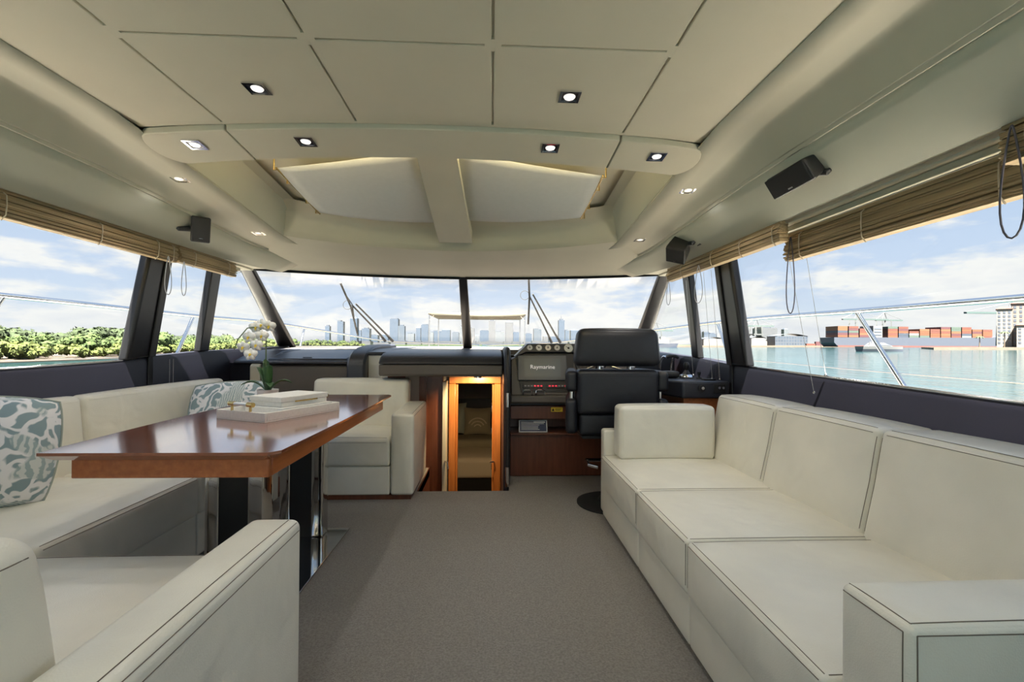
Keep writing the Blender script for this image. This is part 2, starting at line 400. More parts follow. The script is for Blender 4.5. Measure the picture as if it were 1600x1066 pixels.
# ceiling ----------------------------------------------------------
ce = MB(); ce.box(XC - 1.36, XC + 1.36, Y0, 2.05, 2.146, 2.17)
ceiling = struct(ce.build('ceiling', 'headliner_trim', loc=(XC, 0, 2.1)), 'cream panelled headliner of the saloon')
def ytc(h): return 2.075 + .10 * (h / 1.3) ** 2 + .05 * max(0, h - 1.1)          # rear edge of the lamp brow
def ybc(h): return 2.335 + .13 * (h / 1.3) ** 2                                  # front edge of the lamp brow
g = .0042
def panel(h0, h1, y0, y1):
    n = 8
    p = MB(); bot = []; top = []
    xs = frange(h0, h1, n)
    front = [(XC + h, (ytc(h) if y1 is None else y1)) for h in xs]
    ring = [(XC + h0, y0), (XC + h1, y0)] + list(reversed(front))
    p.prism([(a, b_, 2.147) for a, b_ in ring], (0, 0, -.012))
    return p.build('panel', 'headliner', ceiling, bevel=.003)
cuts = [-.905, -.302, .302, .905]
for a, b_ in zip(cuts, cuts[1:]):
    panel(a + g, b_ - g, Y0, 1.51 - g); panel(a + g, b_ - g, 1.51 + g, None)
for a, b_ in ((-1.31, -.905 - g), (.905 + g, 1.31)): panel(a, b_, Y0, None)
for c in cuts:
    w = .028 if abs(c) < .5 else .022
    q = MB(); q.box(XC + c - w, XC + c + w, 1.51 - .03, 1.51 + .03, 2.1352, 2.146); q.build('joint_plate', 'headliner', ceiling)
    q = MB(); q.box(XC + c - .02, XC + c + .02, ytc(c) - .022, ytc(c) - .001, 2.1352, 2.146); q.build('joint_plate', 'headliner', ceiling)

# side runs of the ceiling with the cove that turns down to the seam above each pelmet
for s, nm in ((-1, 'side_run'), (1, 'side_run')):
    rows = []
    for y in frange(Y0, 4.36, 60):
        z0, zs, k = zc(y), zseam(y), pinch(y); row = [(XC + s * 1.30 * (1 if y < 3.6 else 1 - .12 * ((y - 3.6) / .76) ** 1.5), y, z0), (XC + s * 1.40 * k, y, z0), (XC + s * 1.50 * k, y, z0)]
        for a in frange(0, 1, 7)[1:]:
            row.append((XC + s * (1.50 + .10 * a) * k, y, z0 - (z0 - zs - .012) * (1 - math.cos(a * PI * .5))))
        row += [(XC + s * 1.607 * k, y, zs + .010), (XC + s * 1.612 * k, y, zs - .004), (XC + s * 1.622 * k, y, zs - .004)]
        rows.append(row if s < 0 else row[::-1])
    q = MB(); q.loft(rows); o = q.build(nm, 'headliner', ceiling, smooth=True, angle=35)
    o.modifiers.new('solid', 'SOLIDIFY').thickness = -.006 if s else 0
    # pelmet: the inclined panel over the side windows
    rows = []
    for y in frange(Y0, 4.36, 60):
        zs, k = zseam(y), pinch(y); zb = 1.827 - .01 * max(0, y - 3.9)
        a = (XC + s * 1.620 * k, zs - .006); b2 = (XC + s * 1.81 * k, zb)
        row = [(a[0] + (b2[0] - a[0]) * t_, y, a[1] + (b2[1] - a[1]) * t_ - .012 * math.sin(t_ * PI)) for t_ in frange(0, 1, 6)]
        row += [(XC + s * 1.822 * k, y, zb - .006), (XC + s * 1.834 * k, y, zb - .004), (XC + s * 1.838 * k, y, zb + .01)]
        rows.append(row if s < 0 else row[::-1])
    q = MB(); q.loft(rows); o = q.build('trim_1' if s < 0 else 'trim_2', 'pelmet', smooth=True, angle=35)
    o.modifiers.new('solid', 'SOLIDIFY').thickness = -.008
    struct(o, 'sage cream pelmet panel over the ' + ('shore side windows' if s < 0 else 'harbour side windows'))
    lp = MB(); lp.tube([(XC + s * 1.822 * pinch(y), y, 1.822 - .01 * max(0, y - 3.9)) for y in frange(Y0, 4.34, 40)], .006, 6)
    lp.build('edge_bead', 'headliner', o, smooth=True)
    # soffit between the pelmet and the head of the glass
    rows = []
    for y in frange(Y0, 4.36, 30):
        k = pinch(y); row = [(XC + s * 1.835 * k, y, 1.838), (XC + s * 1.90, y, 1.836), (XC + s * 1.905, y, 1.822), (XC + s * 2.0, y, 1.822), (XC + s * 2.06, y, 1.822)]
        rows.append(row if s < 0 else row[::-1])
    q = MB(); q.loft(rows); q.build('soffit', 'headliner', ceiling, smooth=True, angle=20)
    q = MB(); q.box(*sorted((XC + s * 1.962, XC + s * 1.985)), Y0, 4.25, 1.796, 1.823); q.build('window_head', 'headliner_trim', ceiling, bevel=.003)
    q = MB(); q.box(*sorted((XC + s * 1.985, XC + s * 2.06)), Y0, 4.3, 1.785, 1.823); q.build('window_track', 'steel', ceiling)

# the brow that carries four lamps: three flush segments with rounded ends
def brow(h0, h1, round0=False, round1=False):
    pts_t, pts_b = [], []
    for h in frange(h0, h1, 14): pts_t.append([h, ytc(h) + .004]); pts_b.append([h, ybc(h)])
    ring = pts_t + pts_b[::-1]
    if round1 or round0:
        def cap(h, sg):
            ya, yb = ytc(h) + .004, ybc(h); c = (ya + yb) / 2; r_ = (yb - ya) / 2
            return [[h + sg * r_ * .62 * math.cos(a), c + r_ * math.sin(a)] for a in [-PI / 2 + PI * i / 10 for i in range(1, 10)]]
        if round1: ring = pts_t + cap(h1, 1) + pts_b[::-1]
        if round0: ring = pts_t + pts_b[::-1] + cap(h0, -1)[::-1]
    p = MB(); n = len(ring)
    bt = [(XC + h, y, zc(y) - .012) for h, y in ring]; tp = [(XC + h, y, zc(y) + .02) for h, y in ring]
    p.add(bt + tp, [tuple(range(n)), tuple(reversed(range(n, 2 * n)))] + [(i, n + i, n + (i + 1) % n, (i + 1) % n) for i in range(n)])
    return p.build('brow_segment', 'headliner', ceiling, bevel=.004)
brow(-.90, .90); brow(.908, 1.27, round1=True); brow(-1.27, -.908, round0=True)

# skylight recess in front of the brow: rear lip, side walls, curved front wall, roof
def yrf(h): return 3.97 - .36 * (h / 1.3) ** 2                                   # front edge of the recess
HW = 1.30
def zr(y): return zc(y) + .19
rows = [[(XC + h, ybc(h) - .006, zc(ybc(h)) - .010) for h in frange(-HW, HW, 24)],
        [(XC + h, ybc(h) + .004, zc(ybc(h)) - .004) for h in frange(-HW, HW, 24)], [(XC + h, ybc(h) + .03, 2.335) for h in frange(-HW, HW, 24)]]
q = MB(); q.loft(rows); q.build('recess_rear_wall', 'headliner', ceiling, smooth=True)
for s in (-1, 1):
    rows = []
    for y in frange(2.30, 3.74, 24):
        zz = zc(y); row = [(XC + s * 1.302, y, zz), (XC + s * 1.296, y, zz + .004), (XC + s * 1.235, y, zz + .15), (XC + s * 1.20, y, zz + .185), (XC + s * 1.13, y, zz + .195)]
        rows.append(row if s < 0 else row[::-1])
    q = MB(); q.loft(rows); q.build('recess_side_wall', 'pelmet', ceiling, smooth=True, angle=25)
rows = []
for h in frange(-HW, HW, 30):
    y = yrf(h); rows.append([(XC + h, y, zc(y)), (XC + h, y - .006, zc(y) + .006), (XC + h * .99, y - .03, zc(y) + .03), (XC + h * .98, y - .035, zc(y) + .045), (XC + h * .965, y - .09, zc(y) + .13), (XC + h * .955, y - .14, zc(y) + .175), (XC + h * .94, y - .28, zc(y) + .215)])
q = MB(); q.loft(rows); q.build('recess_front_wall', 'headliner', ceiling, smooth=True, angle=40)
rows = [[(XC + h, y, zr(y) + .03) for h in frange(-1.28, 1.28, 8)] for y in frange(2.3, 4.0, 12)]
q = MB(); q.loft(rows); q.build('recess_roof', 'headliner', ceiling, smooth=True)
# header between the recess and the windscreen
rows = []
for h in frange(-1.95, 1.95, 40):
    hh = h * .667; ya, yb = yrf(hh) - .002, ytop(h)
    za, zb = zc(ya), 1.848
    rows.append([(XC + hh + (h - hh) * t_, ya + (yb - ya) * t_, za + (zb - za) * (t_ ** 1.5) - .012 * math.sin(t_ * PI)) for t_ in frange(0, 1, 8)])
q = MB(); q.loft(rows); q.build('header', 'headliner', ceiling, smooth=True)
# beam between the two skylights
q = MB()
rows = []
for y in frange(2.30, 3.84, 12):
    w = .105 + .03 * (y - 2.3) / 1.5; z0 = zc(y) + .035 + .05 * (3.84 - y) / 1.5
    rows.append([(XC - w, y, z0 + .1), (XC - w, y, z0), (XC + w, y, z0), (XC + w, y, z0 + .1)])
q.loft(rows, caps=False); q.build('skylight_beam', 'headliner', ceiling, smooth=True, angle=20)

# outer roof shell that closes the cabin above
q = MB(); rows = []
for v_ in frange(0, 1, 20):
    row = []
    for u in frange(-1, 1, 24):
        h = u * 2.04; ye = ytop(min(abs(h), 1.95)) + .10; y = Y0 - .1 + v_ * (ye - Y0 + .1)
        z = interp(v_, [(0, 2.47), (.72, 2.47), (.9, 2.25), (1, 1.90)]) - .12 * u * u
        row.append((XC + h, y, max(z, 1.88)))
    row = [(XC - 2.06, row[0][1], 1.815)] + row + [(XC + 2.06, row[-1][1], 1.815)]
    rows.append(row)
q.loft(rows)
ends = [[p for p in rows[-1]], [(p[0], p[1] - .1, 1.846) for p in rows[-1]]]; q.loft(ends)
struct(q.build('trim_3', 'white_gel', smooth=True, angle=30), 'white moulded roof shell over the saloon')

# side walls, pillars and glass --------------------------------------
def side(s, sill, nm, side_name):
    rows = []
    for y in frange(Y0, 5.66, 40):
        zt = sill(y); row = [(XC + s * 2.075, y, -.05), (XC + s * 2.075, y, zt - .03), (XC + s * 2.085, y, zt), (XC + s * 2.20, y, zt - .004), (XC + s * 2.21, y, -.05)]
        rows.append(row if s < 0 else row[::-1])
    q = MB(); q.loft(rows); wall = q.build(nm, 'dark_panel', smooth=True, angle=30); struct(wall, f'glossy dark panel below the windows on the {side_name}')
    q = MB(); q.tube([(XC + s * 2.088, y, sill(y) + .004) for y in frange(Y0, 3.12, 20)], .006, 6); q.build('sill_bead', 'steel', wall, smooth=True)
    q = MB(); q.box(*sorted((XC + s * 2.066, XC + s * 2.09)), 3.30, 3.345, .3, sill(3.3) + .01); q.build('panel_joint', 'black_frame', wall, bevel=.004)
    for y in (3.52, 3.56):
        q = MB(); q.tube([(XC + s * 2.074, y, .5), (XC + s * 2.074, y, sill(y) - .035)], .0016, 4); q.build('seam_stitch', 'cord_grey' if s < 0 else 'cord_dark', wall)
    def gp(y, t_, off=0): # point on the glass plane
        return (XC + s * (2.10 - .075 * t_ + off), y, sill(y) + (1.80 - sill(y)) * t_)
    bars = [((3.09, 3.34), (3.19, 3.40), .05), ((3.86, 3.98), (3.90, 4.03), .035)]
    edges = [Y0, (3.09, 3.19), (3.34, 3.40), (3.86, 3.90), (3.98, 4.03), (5.55, 4.36)]
    wi = {'wall_left': 1, 'wall_right': 4}[nm]
    spans = [((Y0, Y0), edges[1]), (edges[2], edges[3]), (edges[4], edges[5])]
    for i, ((a0, a1), (b0, b1)) in enumerate(spans):
        q = MB(); cnr = [gp(a0, 0), gp(b0, 0), gp(b1, 1), gp(a1, 1)]
        if s < 0: cnr = cnr[::-1]
        q.plate(cnr, .006); w_ = q.build(f'window_{wi + i}', 'window_glass')
        struct(w_, ['large side window', 'narrow side window', 'tapered forward side window'][i] + f' on the {side_name}')
        if i < 2:
            (c0, c1), (d0, d1), th = bars[i]
            p = MB(); p.hexa([gp(c0, 0, -th), gp(c1, 0, -th), gp(c1, 0, .02), gp(c0, 0, .02), gp(d0, 1.03, -th), gp(d1, 1.03, -th), gp(d1, 1.03, .02), gp(d0, 1.03, .02)])
            p.build('pillar', 'black_frame', w_, bevel=.02 if i == 0 else .008, seg=3)
            if i == 0:
                p = MB(); p.hexa([gp(c1 - .07, 0, -th - .012), gp(c1 - .01, 0, -th - .012), gp(c1 - .01, 0, -th), gp(c1 - .07, 0, -th), gp(d1 - .07, 1.02, -th - .012), gp(d1 - .01, 1.02, -th - .012), gp(d1 - .01, 1.02, -th), gp(d1 - .07, 1.02, -th)])
                p.build('pillar_cover', 'black_plastic', w_, bevel=.005)
    return wall
wall_l = side(-1, sill_l, 'wall_left', 'shore side'); wall_r = side(1, sill_r, 'wall_right', 'harbour side')

# windscreen: two panes, centre mullion, corner pillars
def ws(h, t_, off=0): return (XC + h, ybot(h) + (ytop(h) - ybot(h)) * t_ + off, 1.115 + (1.848 - 1.115) * t_ + off * .5)
for i, (h0, h1) in enumerate(((-2.06, -.03), (.03, 2.06))):
    q = MB(); q.loft([[ws(h * (1 - .055 * t_), t_) for h in frange(h0, h1, 14)] for t_ in frange(0, 1, 4)])
    o = q.build(f'window_{7 + i}', 'window_glass', smooth=True); o.modifiers.new('solid', 'SOLIDIFY').thickness = .006
    struct(o, ['shore side', 'harbour side'][i] + ' half of the raked windscreen')
    s = (-1, 1)[i]
    q = MB(); a = Vector(ws(s * 2.07, 0)); b_ = Vector(ws(s * 1.955, 1.0)); d = Vector((s * .10, .0, 0)); e = Vector((0, -.085, 0))
    q.hexa([a - d * .75 + e * .4, a + d * .9 + e, a + d * .9, a - d * .75 + Vector((0, .05, 0)), b_ - d * .35 + e * .4, b_ + d * .8 + e * .6, b_ + d * .8, b_ - d * .35 + Vector((0, .05, 0))])
    q.build('corner_pillar', 'black_frame', o, bevel=.015, seg=3)
    q = MB(); q.tube([ws(h * .945, 1.0, -.01) for h in frange(h0, h1, 20)], .016, 6); q.build('top_seal', 'black_frame', o, smooth=True)
    q = MB(); q.tube([ws(h, 0.0, -.01) for h in frange(h0, h1, 20)], .012, 6); q.build('bottom_seal', 'black_frame', o, smooth=True)
    if i == 0:
        a, b_ = Vector(ws(0, 0)), Vector(ws(0, 1.0))
        q = MB(); q.hexa([a + Vector((-.06, -.14, -.06)), a + Vector((.06, -.14, -.06)), a + Vector((.05, 0, -.06)), a + Vector((-.05, 0, -.06)), b_ + Vector((-.046, -.06, .03)), b_ + Vector((.046, -.06, .03)), b_ + Vector((.04, 0, .03)), b_ + Vector((-.04, 0, .03))])
        q.build('mullion', 'black_frame', o, bevel=.012, seg=3)

# after bulkhead behind the camera with an open doorway to the cockpit
q = MB(); q.box(-2.42, -1.9, Y0 - .06, Y0, -.05, 2.3); q.box(1.35, 1.82, Y0 - .06, Y0, -.05, 2.3); q.box(-1.9, 1.35, Y0 - .06, Y0, 2.02, 2.4)
struct(q.build('wall_back', 'headliner'), 'after bulkhead around the open cockpit doorway')

# unseen overhang added to block the sun from the cockpit astern
q = MB(); q.box(XC - 2.6, XC + 2.6, -6.4, Y0 - .1, 2.32, 2.44); struct(q.build('trim_4', 'white_gel', bevel=.02), 'added unseen sun block above the cockpit astern')
# decks and hull outside
q = MB()
for s in (-1, 1): q.box(*sorted((XC + s * 2.215, XC + s * 2.62)), -4.5, 5.9, .80, .88)
q.box(XC - 2.98, XC + 2.98, -4.5, Y0 - .07, -.12, -.05)
deck = struct(q.build('floor_deck', 'white_gel'), 'white moulded side decks and cockpit floor outside the windows')
q = MB()
for s in (-1, 1): q.box(*sorted((XC + s * 2.62, XC + s * 2.98)), -4.5, 7.2, .78, .85)
q.box(XC - 2.62, XC + 2.62, 5.9, 7.2, .74, .82)
q.prism([(XC - 2.98, 7.2, .82), (XC + 2.98, 7.2, .82), (XC + 1.7, 11.2, .80), (XC, 13.2, .78), (XC - 1.7, 11.2, .80)], (0, 0, -.08))
q.prism([(XC - 2.2, 6.0, 1.02), (XC + 2.2, 6.0, 1.02), (XC + 1.5, 8.4, .84), (XC - 1.5, 8.4, .84)], (0, 0, -.05))
struct(q.build('floor_foredeck', 'non_skid'), 'grey non-skid foredeck and deck edge')
q = MB()
for s in (-1, 1):
    q.loft([[(XC + s * 2.98, -4.5, .83), (XC + s * 2.98, 7.2, .83), (XC + s * 1.7, 11.2, .81), (XC, 13.2, .79)], [(XC + s * 2.7, -4.5, -2.1), (XC + s * 2.6, 7.0, -2.1), (XC + s * 1.0, 10.6, -2.1), (XC, 11.6, -2.1)]])
struct(q.build('wall_hull', 'white_gel'), 'white hull topsides of the yacht')

# ================================================================== SEATING
class stitch:
    def __init__(s, pts, r=.0012): s.p = pts; s.r = r
    def build(s, name, mt, parent):
        q = MB(); q.tube(on_surface(parent, s.p), s.r, 5); return q.build(name, mt, parent)
def seam_pair(parent, pts_a, pts_b):
    for p in (pts_a, pts_b): stitch(p).build('stitching', 'stitch', parent)

# ---- long sofa on the harbour side
SX0, SXB, SZ = .735, 1.44, .42
sofa = thing('sofa', 'long cream leather three-seat sofa along the harbour side windows', 'sofa', (1.2, 2.0, 0))
q = MB(); q.box(.80, 1.72, .84, 3.08, 0, .03); q.build('plinth', 'mahogany', sofa)
for y0, y1 in ((.80, 1.70), (1.705, 2.30), (2.305, 3.05)):
    q = MB(); q.rbox(SX0 + .012, 1.5, y0, y1, .025, .225, .012, n=4); q.build('base_panel', 'cream_base', sofa, smooth=True)
for i, (y0, y1) in enumerate(((.985, 1.70), (1.703, 2.30), (2.303, 3.045))):
    q = MB(); rr = .016
    q.rbox(SX0, SXB + .10, y0, y1, .215, SZ, rr, puff=(.012, 0, 0, 0, 0, .022), n=14)
    seat = q.build('seat_cushion', 'cream_leather', sofa, smooth=True)
    e = .018
    seam_pair(seat, [(SX0 + .013, y, SZ) for y in frange(y0 + e, y1 - e, 12)], [(SX0, y, SZ - .013) for y in frange(y0 + e, y1 - e, 12)])
    for yy, sg in ((y0, 1), (y1, -1)):
        seam_pair(seat, [(SX0 + .003, yy + sg * .010, z) for z in frange(.25, SZ - rr, 4)], [(x, yy + sg * .014, SZ - .001) for x in frange(SX0 + .02, SXB, 6)])
for i, (y0, y1) in enumerate(((.90, 1.735), (1.74, 2.40), (2.405, 3.03))):
    # back cushion: leans outboard, front face bowed, crisp welted top edge
    def F(p): return (p.x + (p.z - SZ) * .20 + .03 * max(0, (.16 - abs(p.z - .62))) , p.y, p.z - (.02 if i == 2 else 0) * (p.z - SZ) * max(0, (p.y - 2.7)))
    q = MB(); q.rbox(SXB, SXB + .235, y0, y1, SZ - .03, .83, .022, puff=(.022, 0, 0, 0, 0, .012), n=12, F=F)
    bk = q.build('back_cushion', 'cream_leather', sofa, smooth=True)
    fx = lambda z: SXB + (z - SZ) * .20 + .03 * max(0, .16 - abs(z - .62))
    stitch([(fx(.815), y, .812) for y in frange(y0 + .03, y1 - .03, 12)]).build('stitching', 'stitch', bk)
    stitch([(fx(.83) + .016, y, .83) for y in frange(y0 + .03, y1 - .03, 12)]).build('stitching', 'stitch', bk)
    for yy, sg in ((y0, 1), (y1, -1)):
        stitch([(fx(z), yy + sg * .010, z) for z in frange(.44, .80, 10)]).build('stitching', 'stitch', bk)
q = MB(); q.rbox(.755, 1.66, .800, .968, .025, .645, .016, puff=(.004, 0, .006, .006, 0, .010), n=10)
arm = q.build('armrest', 'cream_leather', sofa, smooth=True)
xa, ya, yb_, zt = .755, .80, .968, .645
seam_pair(arm, [(xa + .014, y, zt) for y in frange(ya + .014, yb_ - .01, 5)], [(xa, y, zt - .014) for y in frange(ya + .014, yb_ - .01, 5)])
seam_pair(arm, [(x, ya + .014, zt) for x in frange(xa + .014, 1.6, 10)], [(x, ya, zt - .014) for x in frange(xa + .014, 1.6, 10)])
seam_pair(arm, [(xa, ya + .014, z) for z in frange(.05, zt - .014, 8)], [(xa + .014, ya, z) for z in frange(.05, zt - .014, 8)])
q = MB(); q.rbox(.755, 1.62, 3.05, 3.15, .025, .585, .02, n=6); q.build('armrest', 'cream_leather', sofa, smooth=True)
bol = thing('bolster_cushion', 'upright cream leather bolster at the far end of the long sofa', 'cushion', (1.12, 2.98, SZ))
q = MB(); q.rbox(.815, 1.435, 2.885, 3.035, SZ + .005, .765, .028, puff=(.006, .006, .014, .014, 0, .010), n=12)
bc = q.build('cushion_body', 'cream_leather', bol, smooth=True)
ring = [(.84, 2.884, .445), (1.41, 2.884, .445), (1.41, 2.884, .74), (.84, 2.884, .74), (.84, 2.884, .445)]
stitch(ring, .0011).build('welt', 'cream_base', bc)

# ---- dinette settee, shore side: bench, after end and forward end
BX = -1.525
bench = thing('settee_bench', 'cream leather bench under the shore side windows behind the table', 'bench', (-1.95, 2.4, 0))
q = MB(); q.box(-2.33, BX - .06, 1.63, 3.96, 0, .03); q.build('plinth', 'mahogany', bench)
for y0, y1 in ((1.63, 2.495), (2.50, 3.425)):
    q = MB(); q.rbox(-2.33, BX - .012, y0, y1, .025, .25, .012, n=4); q.build('base_panel', 'cream_base', bench, smooth=True)
    q = MB(); q.rbox(-2.33, BX, y0, y1, .245, .45, .022, puff=(0, .010, 0, 0, 0, .020), n=12)
    se = q.build('seat_cushion', 'cream_leather', bench, smooth=True)
    seam_pair(se, [(BX - .013, y, .45) for y in frange(y0 + .02, y1 - .02, 12)], [(BX, y, .437) for y in frange(y0 + .02, y1 - .02, 12)])
for y0, y1 in ((1.63, 2.66), (2.67, 4.02)):
    def F(p): return (p.x - (p.z - .45) * .10, p.y, p.z)
    q = MB(); q.rbox(-2.315, -2.225, y0, y1, .42, .85, .03, puff=(0, .018, 0, 0, 0, .008), n=12, F=F)
    bk = q.build('back_cushion', 'cream_leather', bench, smooth=True)
    stitch([(-2.26, y, .822) for y in frange(y0 + .03, y1 - .03, 10)], .0011).build('stitching', 'cream_base', bk)

aft = thing('settee_corner', 'cream leather settee end nearest the viewer with a square stitched armrest', 'settee', (-1.3, 1.1, 0))
q = MB(); q.box(-2.36, -.62, .60, 1.56, 0, .03); q.build('plinth', 'mahogany', aft)
q = MB(); q.rbox(-2.36, -.735, .58, 1.585, .025, .25, .012, n=4); q.build('base_panel', 'cream_base', aft, smooth=True)
q = MB(); q.rbox(-1.52, -.735, .84, 1.615, .245, .435, .022, puff=(0, 0, 0, .008, 0, .018), n=14); se = q.build('seat_cushion', 'cream_leather', aft, smooth=True)
q = MB(); q.rbox(-2.26, -1.527, .84, 1.622, .245, .445, .022, puff=(0, 0, 0, .004, 0, .016), n=12); q.build('seat_cushion', 'cream_leather', aft, smooth=True)
seam_pair(se, [(x, 1.59, .4362) for x in frange(-1.49, -.76, 8)], [(x, 1.6155, .408) for x in frange(-1.49, -.76, 8)])
def F(p): return (p.x, p.y - (p.z - .40) * .16 - .10 * max(0, p.z - .74), p.z)
q = MB(); q.rbox(-2.30, -.742, .585, .885, .40, .838, .045, puff=(0, .006, 0, .014, 0, .012), n=14, F=F)
bk = q.build('back_cushion', 'cream_leather', aft, smooth=True)
fy = lambda y, z: y - (z - .40) * .16 - .10 * max(0, z - .74)
stitch([(-.740, fy(y, .80), .802) for y in frange(.62, .85, 8)]).build('stitching', 'stitch', bk)
stitch([(-.785, fy(y, .838), .8385) for y in frange(.63, .84, 8)], .0011).build('stitching', 'stitch', bk)
q = MB(); q.rbox(-.722, -.572, .34, 1.435, .025, .62, .024, puff=(.004, .004, 0, .004, 0, .010), n=14)
arm = q.build('armrest', 'cream_leather', aft, smooth=True)
xr, zt = -.572, .62
for xx, zz in ((xr - .030, zt + .0010), (xr - .008, zt - .0075), (xr + .0008, zt - .030)):
    stitch([(xx, y, zz) for y in frange(.36, 1.41, 24)], .0012).build('stitching', 'stitch', arm)

def F(p): return (p.x - (p.z - .45) * .10, p.y, p.z)
q = MB(); q.rbox(-2.335, -2.225, .90, 1.62, .42, .85, .03, puff=(0, .018, 0, 0, 0, .008), n=12, F=F); q.build('back_cushion', 'cream_leather', aft, smooth=True)
fwd = thing('settee_end', 'cream leather settee end beyond the table with one square armrest', 'settee', (-1.05, 3.75, 0))
q = MB(); q.box(-1.50, -.59, 3.455, 4.10, 0, .035); q.build('plinth', 'mahogany', fwd)
q = MB(); q.rbox(-1.51, -.745, 3.445, 4.0, .035, .245, .012, n=4); q.build('base_panel', 'cream_base', fwd, smooth=True)
q = MB(); q.rbox(-1.51, -.745, 3.432, 4.02, .247, .452, .024, puff=(0, 0, .010, 0, 0, .022), n=12); se = q.build('seat_cushion', 'cream_leather', fwd, smooth=True)
seam_pair(se, [(x, 3.458, .453) for x in frange(-1.48, -.77, 8)], [(x, 3.4315, .425) for x in frange(-1.48, -.77, 8)])
def F(p): return (p.x, p.y + (p.z - .45) * .16, p.z)
q = MB(); q.rbox(-1.52, -.715, 3.95, 4.12, .42, .845, .035, puff=(0, 0, .018, 0, 0, .008), n=12, F=F); q.build('back_cushion', 'cream_leather', fwd, smooth=True)
q = MB(); q.rbox(-.737, -.570, 3.432, 4.10, .035, .632, .022, puff=(.003, .004, .004, 0, 0, .006), n=10, F=lambda p: (p.x, p.y, p.z + .03 * max(0, (p.y - 3.43)) * (p.z > .5))); arm = q.build('armrest', 'cream_leather', fwd, smooth=True)
seam_pair(arm, [(-.584, y, .637 + .03 * (y - 3.43)) for y in frange(3.46, 4.08, 8)], [(-.5695, y,   .615 + .03 * (y - 3.43)) for y in frange(3.46, 4.08, 8)])

# ---- print cushions
def pillow(name, label, c, w, hgt, th, yaw, lean, roll):
    root = thing(name, label, 'cushion', c, 'coral print scatter cushions')
    R = Matrix.Rotation(yaw, 3, 'Z') @ Matrix.Rotation(lean, 3, 'X') @ Matrix.Rotation(roll, 3, 'Y')
    def pt(u, v_, sgn):
        e = (1 - abs(u) ** 2.6) * (1 - abs(v_) ** 2.6); pin = 1 - .09 * (abs(v_) ** 2) * (1 - abs(u) ** 4) * 0
        x = u * w / 2 * (1 - .10 * u * u * v_ ** 2); z = v_ * hgt / 2 * (1 - .10 * u * u * v_ ** 2)
        return Vector(c) + R @ Vector((x, sgn * (th / 2) * max(e, 0) ** .55, z + hgt / 2))
    N = 20
    for sgn, nm, mt in ((-1, 'front_panel', 'coral_print'), (1, 'back_panel', 'sage_fabric')):
        q = MB(); q.loft([[pt(u, v_, sgn) for u in (frange(-1, 1, N) if sgn < 0 else frange(1, -1, N))] for v_ in frange(-1, 1, N)])
        q.build(nm, mt, root, smooth=True)
    ring = [pt(u, -1, 1) for u in frange(-1, 1, 10)] + [pt(1, v_, 1) for v_ in frange(-1, 1, 10)[1:]] + [pt(u, 1, 1) for u in frange(1, -1, 10)[1:]] + [pt(-1, v_, 1) for v_ in frange(1, -1, 10)[1:]]
    q = MB(); q.tube(ring, .005, 6); q.build('piping', 'sage_fabric', root, smooth=True)
    return root
pillow('scatter_cushion', 'large coral print cushion at the near end of the bench, half cut off', (-2.10, 1.94, .46), .50, .47, .24, math.radians(32), math.radians(-14), math.radians(4))
pillow('scatter_cushion', 'small coral print cushion beyond the table, leaning against the forward end', (-1.83, 3.30, .475), .56, .42, .16, math.radians(6), math.radians(-20), math.radians(-3))

# ================================================================== TABLE
tab = thing('dining_table', 'glossy cherry wood dining table on two mirror pedestals', 'table', (-1.2, 2.5, 0))
TZ = .789
def bow(y): return .039 * math.sin((y - 1.557) / 1.766 * PI)
lft = [(-1.466 - bow(y), y) for y in frange(1.557, 3.323, 14)]; rgt = [(-.706 + .010 * math.sin((y - 1.557) / 1.766 * PI), y) for y in frange(1.592, 3.289, 8)]
ring = lft[::-1] + [(-.735, 1.557)] + rgt + [(-.731, 3.323)]
q = MB(); n_ = len(ring); cxm, cym = -1.09, 2.44
def inset(p, d):
    vx, vy = cxm - p[0], cym - p[1]
    return (p[0] + max(-d, min(d, vx)), p[1] + max(-d, min(d, vy)))
lo = [inset(p, .030) for p in ring]
q.add([(*p, TZ) for p in ring] + [(*p, TZ - .010) for p in ring] + [(*p, TZ - .030) for p in lo],
      [tuple(reversed(range(n_))), tuple(range(2 * n_, 3 * n_))] + [(i, (i + 1) % n_, n_ + (i + 1) % n_, n_ + i) for i in range(n_)] + [(n_ + i, n_ + (i + 1) % n_, 2 * n_ + (i + 1) % n_, 2 * n_ + i) for i in range(n_)])
q.f = [tuple(reversed(f)) for f in q.f]
top = q.build('table_top', 'cherry', tab)
for x0, x1, y0, y1 in ((-1.392, -.750, 1.596, 1.618), (-.770, -.748, 1.62, 3.22), (-1.41, -1.388, 1.62, 3.22), (-1.392, -.750, 3.22, 3.242)):
    ap = MB(); ap.box(x0, x1, y0, y1, TZ - .094, TZ - .030); ap.build('apron', 'cherry_edge', tab, bevel=.004)
for y in (2.05, 2.76):
    for x0, x1 in ((-1.235, -1.175), (-1.055, -.985)):
        q = MB(); q.rbox(x0, x1, y, y + .10, .012, TZ - .03, .012, n=3); q.build('pedestal_column', 'mirror_steel', tab, smooth=True)
    q = MB(); q.box(-1.175, -1.055, y + .012, y + .088, .012, TZ - .03); q.build('pedestal_panel', 'black_plastic', tab)
q = MB(); q.box(-1.36, -.868, 1.92, 2.90, 0.001, .012); q.build('base_plate', 'mirror_steel', tab, bevel=.003)

